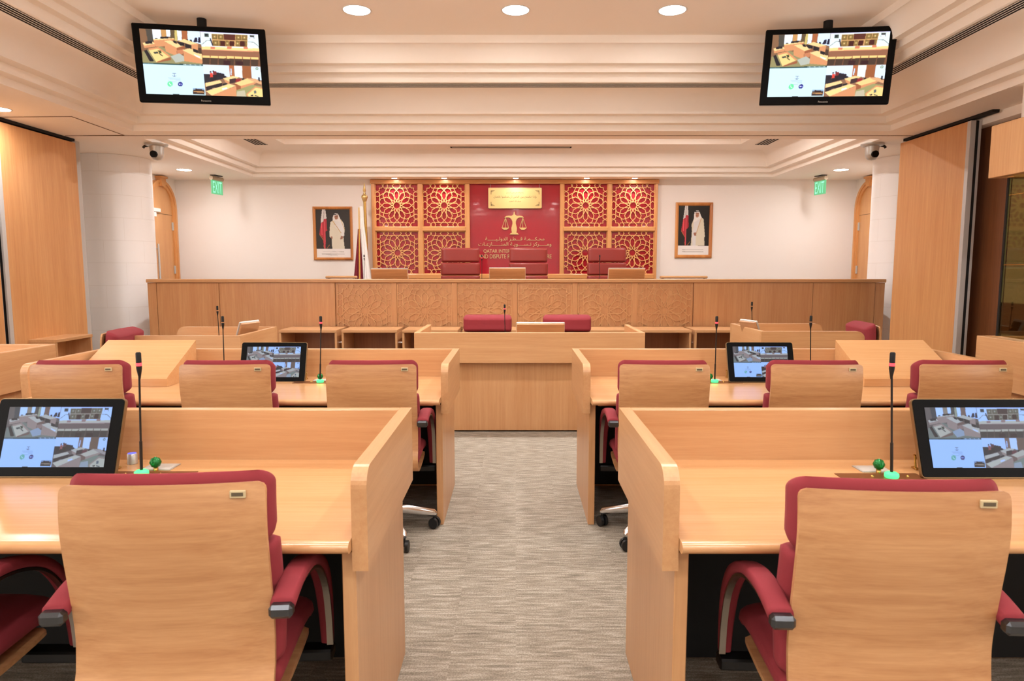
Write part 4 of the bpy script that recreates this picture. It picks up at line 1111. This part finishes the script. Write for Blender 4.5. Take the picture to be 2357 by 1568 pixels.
# centre clerk's desk
cx0, cx1, cyf = -.895, 1.14, 5.98
t = thing('clerk_desk', 'wooden clerk desk closing the far end of the aisle', 'desk', ((cx0 + cx1) / 2, cyf, 0))
h = (cx1 - cx0) / 2
MB().rbox(-h, h, 0, .042, .643, .913, .002).build('front_screen', M['wood_x'], t)
for s in (-1, 1):
    a, b = (-h, -h + .042) if s < 0 else (h - .042, h)
    MB().rbox(a, b, .043, .90, .643, .913, .004).build('side_screen', M['wood_y'], t)
    a, b = (-h + .05, -h + .085) if s < 0 else (h - .085, h - .05)
    MB().rbox(a, b, .05, .86, 0, .70, .002).build('side_panel', M['wood_z'], t)
MB().rbox(-h + .044, h - .044, .044, .88, .70, .735, .006).build('worktop', M['top_x'], t)
MB().rbox(-h + .086, h - .086, .10, .118, .012, .70, .002).build('front_panel', M['wood_z'], t)
MB().box(-h + .09, h - .09, .12, .135, 0.0, .68).build('plinth', M['mat_black'], t)

# witness / side desks (open towards the chair)
def side_desk(x_in, x_out, y0, y1, zt_, label, s):
    # s=-1 : opens towards -x
    t = thing('side_desk', label, 'desk', (x_in, y0, 0), 0, 'small U-shaped desks beside the bench')
    L = abs(x_out - x_in); D = y1 - y0; th = .035; r = .07
    def prof(L):
        pts = [(0, .60), (0, zt_)]
        for k in range(9):
            a = PI / 2 - PI / 2 * k / 8; pts.append((s * (L - r + r * math.cos(a)), zt_ - r + r * math.sin(a)))
        pts.append((s * L, .60)); return pts
    MB().prism(prof(L), 'y', 0, th).build('side_screen', M['wood_x'], t)
    MB().prism(prof(L), 'y', D - th, D).build('side_screen', M['wood_x'], t)
    a, b = (-th, 0) if s < 0 else (0, th)
    MB().rbox(min(0, s * th), max(0, s * th), th + .001, D - th - .001, .60, zt_, .002).build('front_screen', M['wood_y'], t)
    MB().rbox(min(s * .04, s * (L - .05)), max(s * .04, s * (L - .05)), th + .002, D - th - .002, .70, .735, .006).build('worktop', M['top_x'], t)
    for yy in (.02, D - .055): MB().rbox(min(s * .02, s * (L - .12)), max(s * .02, s * (L - .12)), yy, yy + .03, 0, .70, .002).build('side_panel', M['wood_z'], t)
    MB().rbox(min(s * .015, s * .038), max(s * .015, s * .038), .055, D - .06, 0, .70, .002).build('front_panel', M['wood_z'], t)
    return t
a_ = at(552, 773, z=.93); side_desk(a_.x, at(290, 773, z=.93).x, a_.y, at(632, 752, z=.93).y, .93, 'U-shaped wooden side desk below the bench at left', -1)
a_r = at(1753, 763, z=.93); side_desk(a_r.x, at(1992, 763, z=.93).x, a_r.y, at(1668, 744.5, z=.93).y, .93, 'U-shaped wooden side desk below the bench at right', 1)
mic(505, 775, 500, 704.5, .74, 'unlit microphone on the left side desk', False, y=a_.y + .45)
mic(1733, 760, 1731, 695, .74, 'unlit microphone on the right side desk', False, y=a_r.y + .45)
mic(1163, 790, 1161.5, 701, .738, 'microphone with red ring on the clerk desk', True, y=6.35)
mic(1109, 660, 1109, 587, 1.162, 'microphone with red ring on the bench beside the left judge chair', True, y=9.65)
mic(1380.5, 660, 1380.5, 587, 1.162, 'unlit microphone on the bench before the right judge chair', False, y=9.65)
mic(838, 660, 838, 586.5, 1.162, 'unlit microphone on the bench in front of the flag', False, y=9.65)

# far left desk and right dock
c_ = at(128, 792, z=.93)
t = thing('jury_desk', 'wooden desk with raised screen cut off at the left edge', 'desk', (c_.x, c_.y, 0))
MB().rbox(-.04, 0, -2.4, 0, .655, .93, .003).build('side_screen', M['wood_y'], t)
MB().rbox(-1.6, -.041, -.04, 0, .655, .93, .003).build('far_screen', M['wood_x'], t)
MB().rbox(-.075, -.042, -2.38, -.045, 0, .68, .003).build('side_panel', M['wood_z'], t)
MB().rbox(-1.55, -.08, -2.36, -.045, .70, .735, .005).build('worktop', M['top_x'], t)
d_ = at(2248, 772.5, z=1.0)
t = thing('glass_dock', 'wooden dock with tinted glass screen at the right edge', 'dock', (d_.x, d_.y, 0))
MB().rbox(0, .05, -2.6, 0, .655, 1.0, .003).build('parapet', M['wood_y'], t)
MB().rbox(.051, 1.6, -.05, 0, .655, 1.0, .003).build('parapet', M['wood_x'], t)
MB().rbox(.04, .075, -2.55, -.03, 0, .66, .003).build('side_panel', M['wood_z'], t)
MB().rbox(.08, 1.55, -.045, -.02, 0, .66, .003).build('side_panel', M['wood_x'], t)
gx = .13
MB().box(.052, .36, -2.5, -.052, .92, .99).build('ledge', M['top_x'], t)
MB().box(gx, gx + .01, -2.5, -.036, 1.0, 2.14).build('glass_pane', M['glass'], t)
MB().box(gx - .008, gx + .018, -.035, -.018, .992, 2.16).build('glass_edge', M['mat_black'], t)
MB().box(gx + .02, 1.5, -.03, -.02, .992, 2.14).build('glass_pane', M['glass'], t)
mb = MB()
for z in (1.50, 1.98): mb.box(gx - .004, gx - .001, -2.5, -.036, z, z + .004)
mb.build('glass_joint', M['brass'], t)
MB().rbox(0, .07, -2.6, 0, 2.10, 2.455, .003).build('fascia', M['wood_z'], t)
MB().rbox(.071, 1.5, -.07, 0, 2.10, 2.455, .003).build('fascia', M['wood_z'], t)
MB().box(.0 + 1.5, 1.55, -.12, -.02, 0.0, 2.455).build('post', M['wood_z'], t)
# low open-fronted desks in front of the bench
def carrel(loc, w_, d_, h_, label, rz=0.0, bracket=True, first=None):
    if first: return dup(first, loc, rz, label)
    t = thing('open_book_cabinet', label, 'cabinet', loc, rz, 'low open book cabinets below the bench')
    h = w_ / 2; th = .028
    MB().rbox(-h, h, -d_, 0, h_ - .035, h_, .003).build('top', M['wood_x'], t)
    for s in (-1, 1):
        a, b = (-h, -h + th) if s < 0 else (h - th, h)
        MB().rbox(a, b, -d_ + .01, 0, 0, h_ - .036, .002).build('side_panel', M['wood_z'], t)
    MB().box(-h + th, h - th, -.03, -.01, 0, h_ - .036).build('back_panel', M['cabback'], t)
    MB().rbox(-h + th, h - th, -d_ + .03, -.03, .30, .32, .002).build('shelf', M['wood_x'], t)
    if bracket: MB().tube([(h, -d_ + .12, h_ - .17), (h + .055, -d_ + .12, h_ - .17)], .012, 10).build('connector', M['chrome'], t)
    return t
cf = at(CX, 760, z=.70).y; dd = BY - .035 - cf
ordn = ['first', 'second', 'third', 'fourth', 'fifth', 'sixth', 'seventh', 'eighth']
spans = [(640, 775), (784, 915), (924, 1055), (1063, 1190), (1198, 1322), (1328, 1450), (1459, 1592), (1599, 1734)]
first = None
for i, (a, b) in enumerate(spans):
    pa_, pb_ = at(a, 760, z=.70), at(b, 760, z=.70)
    lab = f'low open wooden cabinet below the bench, {ordn[i]} from the left'
    first_ = carrel(((pa_.x + pb_.x) / 2, BY - .035, 0), .733, dd, .70, lab, first=first)
    if first is None: first = first_
    elif pb_.x - pa_.x < .725: first_.scale.x = (pb_.x - pa_.x) / .733 * .98
q0, q1 = at(130, 782, z=.70), at(221, 769, z=.70)
L_ = q1.y - q0.y
t = carrel((q0.x - .40, (q0.y + q1.y) / 2, 0), L_, .40, .70, 'low open wooden cabinet against the left sliding wall panel', rz=PI / 2, bracket=False)

# ---------------------------------------------------------------- screens
TVME = picture_mesh('display', SCREEN, 1.0, .5625, tv_tint); TVME.materials.append(M['tvpic'])
MONME = picture_mesh('display', SCREEN, 1.0, .60, mon_tint); MONME.materials.append(M['monpic'])
def tv(loc, yaw, tilt, roll, w_, label):
    h = w_ * .6
    Rm = Matrix.Rotation(yaw, 4, 'Z') @ Matrix.Rotation(tilt, 4, 'X') @ Matrix.Rotation(roll, 4, 'Y')
    t = thing('television', label, 'television', loc, 0, 'televisions hanging from the ceiling')
    t.rotation_euler = Rm.to_euler()
    MB().rbox(-w_ / 2, w_ / 2, 0, .06, -h / 2, h / 2, .008).build('casing', M['glossblk'], t)
    MB().rbox(-w_ * .3, w_ * .3, .06, .10, -h * .3, h * .3, .01).build('rear_housing', M['black'], t)
    me = TVME; o = bpy.data.objects.new('display', me); COL.objects.link(o); o.parent = t
    bz_ = .0165 * 2 + .03; o.scale = (w_ - .125, 1, (h - .12) / .5625); o.location = (0, -.003, .012)
    text_obj('maker_lettering', 'Panasonic', .085, (0, -.002, -h / 2 + .018), M['silver'], t, thick=0)
    # ceiling pole: straight up to the ceiling
    inv = Rm.inverted()
    top = inv @ Vector((0, 0, f7 - loc[2])) + Vector((0, .0, 0))
    base = Vector((0, .085, h * .2)); tp = Vector(loc); tw = Matrix.Translation(tp) @ Rm
    wb = tw @ base; wt_ = Vector((wb.x, wb.y, f7 - .001))
    MB().tube([base, tw.inverted() @ wt_], .042, 16).build('ceiling_pole', M['mat_black'], t)
tv((-2.862, 6.477, 3.326), .265, .085, -.034, 1.12, 'black television hanging at the upper left showing four camera views')
tv((2.873, 6.535, 3.33), -.256, .082, .05, 1.12, 'black television hanging at the upper right showing four camera views')

def monitor(loc, yaw, tilt, w_, h, zdesk, label):
    t = thing('desk_monitor', label, 'monitor', (loc[0], loc[1], loc[2]), 0, 'tilted desk monitors')
    Rm = Matrix.Rotation(yaw, 4, 'Z') @ Matrix.Rotation(tilt, 4, 'X'); t.rotation_euler = Rm.to_euler()
    # rounded-corner front
    def rr(w2, h2, r):
        pts = []
        for cx, cz, a0 in ((w2 - r, h2 - r, 0), (-w2 + r, h2 - r, PI / 2), (-w2 + r, -h2 + r, PI), (w2 - r, -h2 + r, 3 * PI / 2)):
            for k in range(6): a = a0 + PI / 2 * k / 5; pts.append((cx + r * math.cos(a), cz + r * math.sin(a)))
        return pts
    MB().prism(rr(w_ / 2, h / 2, .014), 'y', .004, .018).build('casing', M['moncase'], t)
    MB().prism(rr(w_ / 2 - .003, h / 2 - .003, .012), 'y', 0, .005).build('bezel', M['glossblk'], t)
    o = bpy.data.objects.new('display', MONME); COL.objects.link(o); o.parent = t
    o.scale = (w_ * .815, 1, h * .76 / .6); o.location = (0, -.0012, h * .005)
    # hinge and foot reaching the desk
    inv = (Matrix.Translation(Vector(loc)) @ Rm).inverted()
    low = inv @ Vector((loc[0], loc[1] + .055, zdesk + .006))
    MB().tube([(0, .02, -h * .2), low], .016, 10).build('stand', M['chrome'], t)
    f = MB(); 
    for sx in (-.08, .08):
        pass
    ft = [inv @ Vector((loc[0] + a, loc[1] + b, zdesk + c)) for a, b, c in ((-.1, -.03, .001), (.1, -.03, .001), (.1, .13, .001), (-.1, .13, .001), (-.1, -.03, .008), (.1, -.03, .008), (.1, .13, .008), (-.1, .13, .008))]
    f.add(ft, [(0, 1, 2, 3), (7, 6, 5, 4), (0, 4, 5, 1), (1, 5, 6, 2), (2, 6, 7, 3), (3, 7, 4, 0)]); f.build('foot', M['silver'], t)
    return t
monitor((-1.57, 2.285, .905), .0, -.36, .435, .27, WZ, 'lit desk monitor cut off by the left edge of the picture')
monitor((1.583, 2.275, .905), .0, -.36, .435, .27, WZ, 'lit desk monitor cut off by the right edge of the picture')
monitor((-1.566, 4.366, .876), .0, -.33, .425, .2635, .755, 'small lit monitor on the second row desk at left')
monitor((1.566, 4.32, .883), -.02, -.37, .425, .2635, .755, 'small lit monitor on the second row desk at right')

# monitors seen from behind (brown backs)
def back_monitor(loc, w_, h, yaw, label, g='monitors seen from behind'):
    t = thing('folding_monitor', label, 'monitor', loc, yaw, g)
    Rt = Matrix.Rotation(.35, 4, 'X')
    MB().rbox(-w_ / 2, w_ / 2, 0, .018, 0, h, .006).build('back_panel', M['shell'], t, M=Rt)
    MB().rbox(-w_ / 2 - .004, w_ / 2 + .004, .016, .034, 0, h + .008, .006).build('casing', M['silver'], t, M=Rt)
    MB().box(-w_ / 2 + .02, w_ / 2 - .02, .0345, .036, .015, h - .015).build('display', M['glossblk'], t, M=Rt)
    return t
# bench monitors
def bm_(pa_, pb_, pyt, y, zb_, lab):
    a, b = at(pa_, pyt, y=y), at(pb_, pyt, y=y)
    back_monitor(((a.x + b.x) / 2, y, zb_), b.x - a.x, (a.z - zb_) / math.cos(.35), 0.0, lab)
bm_(857, 940, 620, 9.62, 1.161, 'brown backed monitor on the bench right of the flag')
bm_(1127, 1209, 618.5, 9.62, 1.161, 'brown backed monitor on the bench before the middle judge chair')
bm_(1399, 1482, 619.5, 9.62, 1.161, 'brown backed monitor on the bench before the right judge chair')
bm_(1189, 1298, 744.5, 6.22, .736, 'brown backed monitor on the clerk desk between two chairs')
p = at(553, 742, y=a_.y + .45); back_monitor((p.x + .03, a_.y + .42, .737), .24, (p.z - .737) / math.cos(.35), 1.25, 'tilted monitor with silver edge on the left side desk')
p = at(1742, 739.5, y=a_r.y + .45); back_monitor((p.x - .03, a_r.y + .42, .737), .24, (p.z - .737) / math.cos(.35), -1.25, 'tilted monitor with silver edge on the right side desk')

# ---------------------------------------------------------------- desk fittings beside the microphones
def fitting(b, side, zdesk, k, label):
    t = thing('socket_plate', label, 'desk fitting', (b.x, b.y, zdesk), 0, 'metal hatches set in the desks')
    s = side
    MB().rbox(min(-s * .11, s * .17), max(-s * .11, s * .17), -.03, .05, .0002, .002, .0005).build('hatch', M['plate'], t)
    MB().rbox(min(-s * .04, s * .066), max(-s * .04, s * .066), .062, .14, .0002, .003, .001).build('frame', M['silver'], t)
    MB().box(min(-s * .035, s * .061), max(-s * .035, s * .061), .067, .135, .003, .0036).build('document_slip', M['label2'], t)
    for x in (-.06, .06): MB().lathe([(.005, .002), (.005, .006), (.0001, .008)], 12, cx=x, cy=.01).build('screw', M['brass'], t)
def glass_button(b, dx, lab):
    t = thing('green_knob', lab, 'knob', (b.x + dx, b.y + .055, b.z - .001), 0, 'green glowing knobs')
    MB().lathe([(.008, 0), (.008, .012), (.0001, .013)], 12).build('stem', M['brass'], t)
    MB().lathe([(.0001, .010), (.014, .016), (.020, .030), (.014, .044), (.0001, .050)], 20).build('glass_head', M['greenglass'], t)
for b, s, zd, tx in ((m1, 1, WZ, 'left foreground'), (m2, -1, WZ, 'right foreground'), (m3, -1, .755, 'left second row'), (m4, 1, .755, 'right second row')):
    fitting(b, s if b is not m1 else 1, zd, 1, f'bronze and silver hatch around the microphone on the {tx} desk')
    glass_button(b, .02 if b in (m1,) else -.015, f'round green knob behind the microphone on the {tx} desk')
q = at(291, 1075, z=WZ)
t = thing('call_button_unit', 'small silver cylinder with a blue glowing top beside the left foreground monitor', 'button', (q.x, q.y + .04, WZ + .001))
MB().lathe([(.017, 0), (.017, .035), (.014, .038)], 20).build('body', M['silver'], t)
MB().lathe([(.014, .0382), (.0001, .0385)], 20).build('button', M['blue'], t)
for px, py, z, lab in ((270, 1080, WZ, 'small brass latch beside the left foreground monitor'), (2107, 1080, WZ, 'small brass latch beside the right foreground monitor'), (705, 873, .755, 'small brass latch beside the small left monitor'), (1673, 870, .755, 'small brass latch beside the small right monitor')):
    q = at(px, py, z=z)
    t = thing('brass_latch', lab, 'latch', (q.x, q.y, z + .0005), 0, 'brass latches beside the monitors')
    MB().rbox(-.008, .008, -.015, .015, 0, .006, .002).build('base', M['brass'], t)
    MB().tube([(0, 0, .005), (0, .006, .05)], .004, 8).tube([(-.004, .006, .05), (.006, .004, .035)], .004, 8).build('lever', M['brass'], t)

# ---------------------------------------------------------------- ceiling dome cameras and exit signs
def dome_camera(px, s, label):
    q = at(px, 331, z=Z0)
    t = thing('dome_camera', label, 'camera', (q.x, q.y, Z0), 0, 'ceiling cameras')
    MB().lathe([(.135, -.001), (.135, -.012), (.125, -.028), (.10, -.034), (.0001, -.035)], 32).build('mounting_plate', M['silver'], t)
    MB().lathe([(.085, -.035), (.080, -.07), (.078, -.13), (.07, -.165), (.045, -.195), (.0001, -.205)], 28).build('yoke', M['silver'], t)
    MB().tube([(0, -.055, -.135), (0, -.095, -.14)], .042, 18).build('lens', M['glossblk'], t)
    MB().tube([(-s * .10, 0, -.02), (-s * .15, 0, -.028), (-s * .17, 0, -.05)], .016, 10).build('cable_plug', M['black'], t)
dome_camera(360, 1, 'silver dome camera on the ceiling above the left column')
dome_camera(2008, -1, 'silver dome camera on the ceiling above the right column')
def exit_sign(px, s, label):
    q = at(px, 404, z=Z0)
    t = thing('exit_sign', label, 'exit sign', (q.x, q.y, Z0), s * 1.36, 'green exit signs')
    MB().box(-.10, .10, -.05, .05, -.012, -.001).build('mounting_plate', M['black'], t)
    MB().tube([(-.15, 0, -.055), (.15, 0, -.055)], .036, 16).build('lamp_housing', mat('beige_housing', srgb(190, 170, 145), .5), t)
    MB().rbox(-.145, .145, -.009, .009, -.315, -.085, .002).build('light_panel', M['exitg'], t)
    text_obj('lettering', 'EXIT', .235, (0, -.0105, -.295), M['exitw'], t, height=.19, thick=0)
exit_sign(498, 1, 'green lit exit sign hanging from the soffit at left')
exit_sign(1889, -1, 'green lit exit sign hanging from the soffit at right')
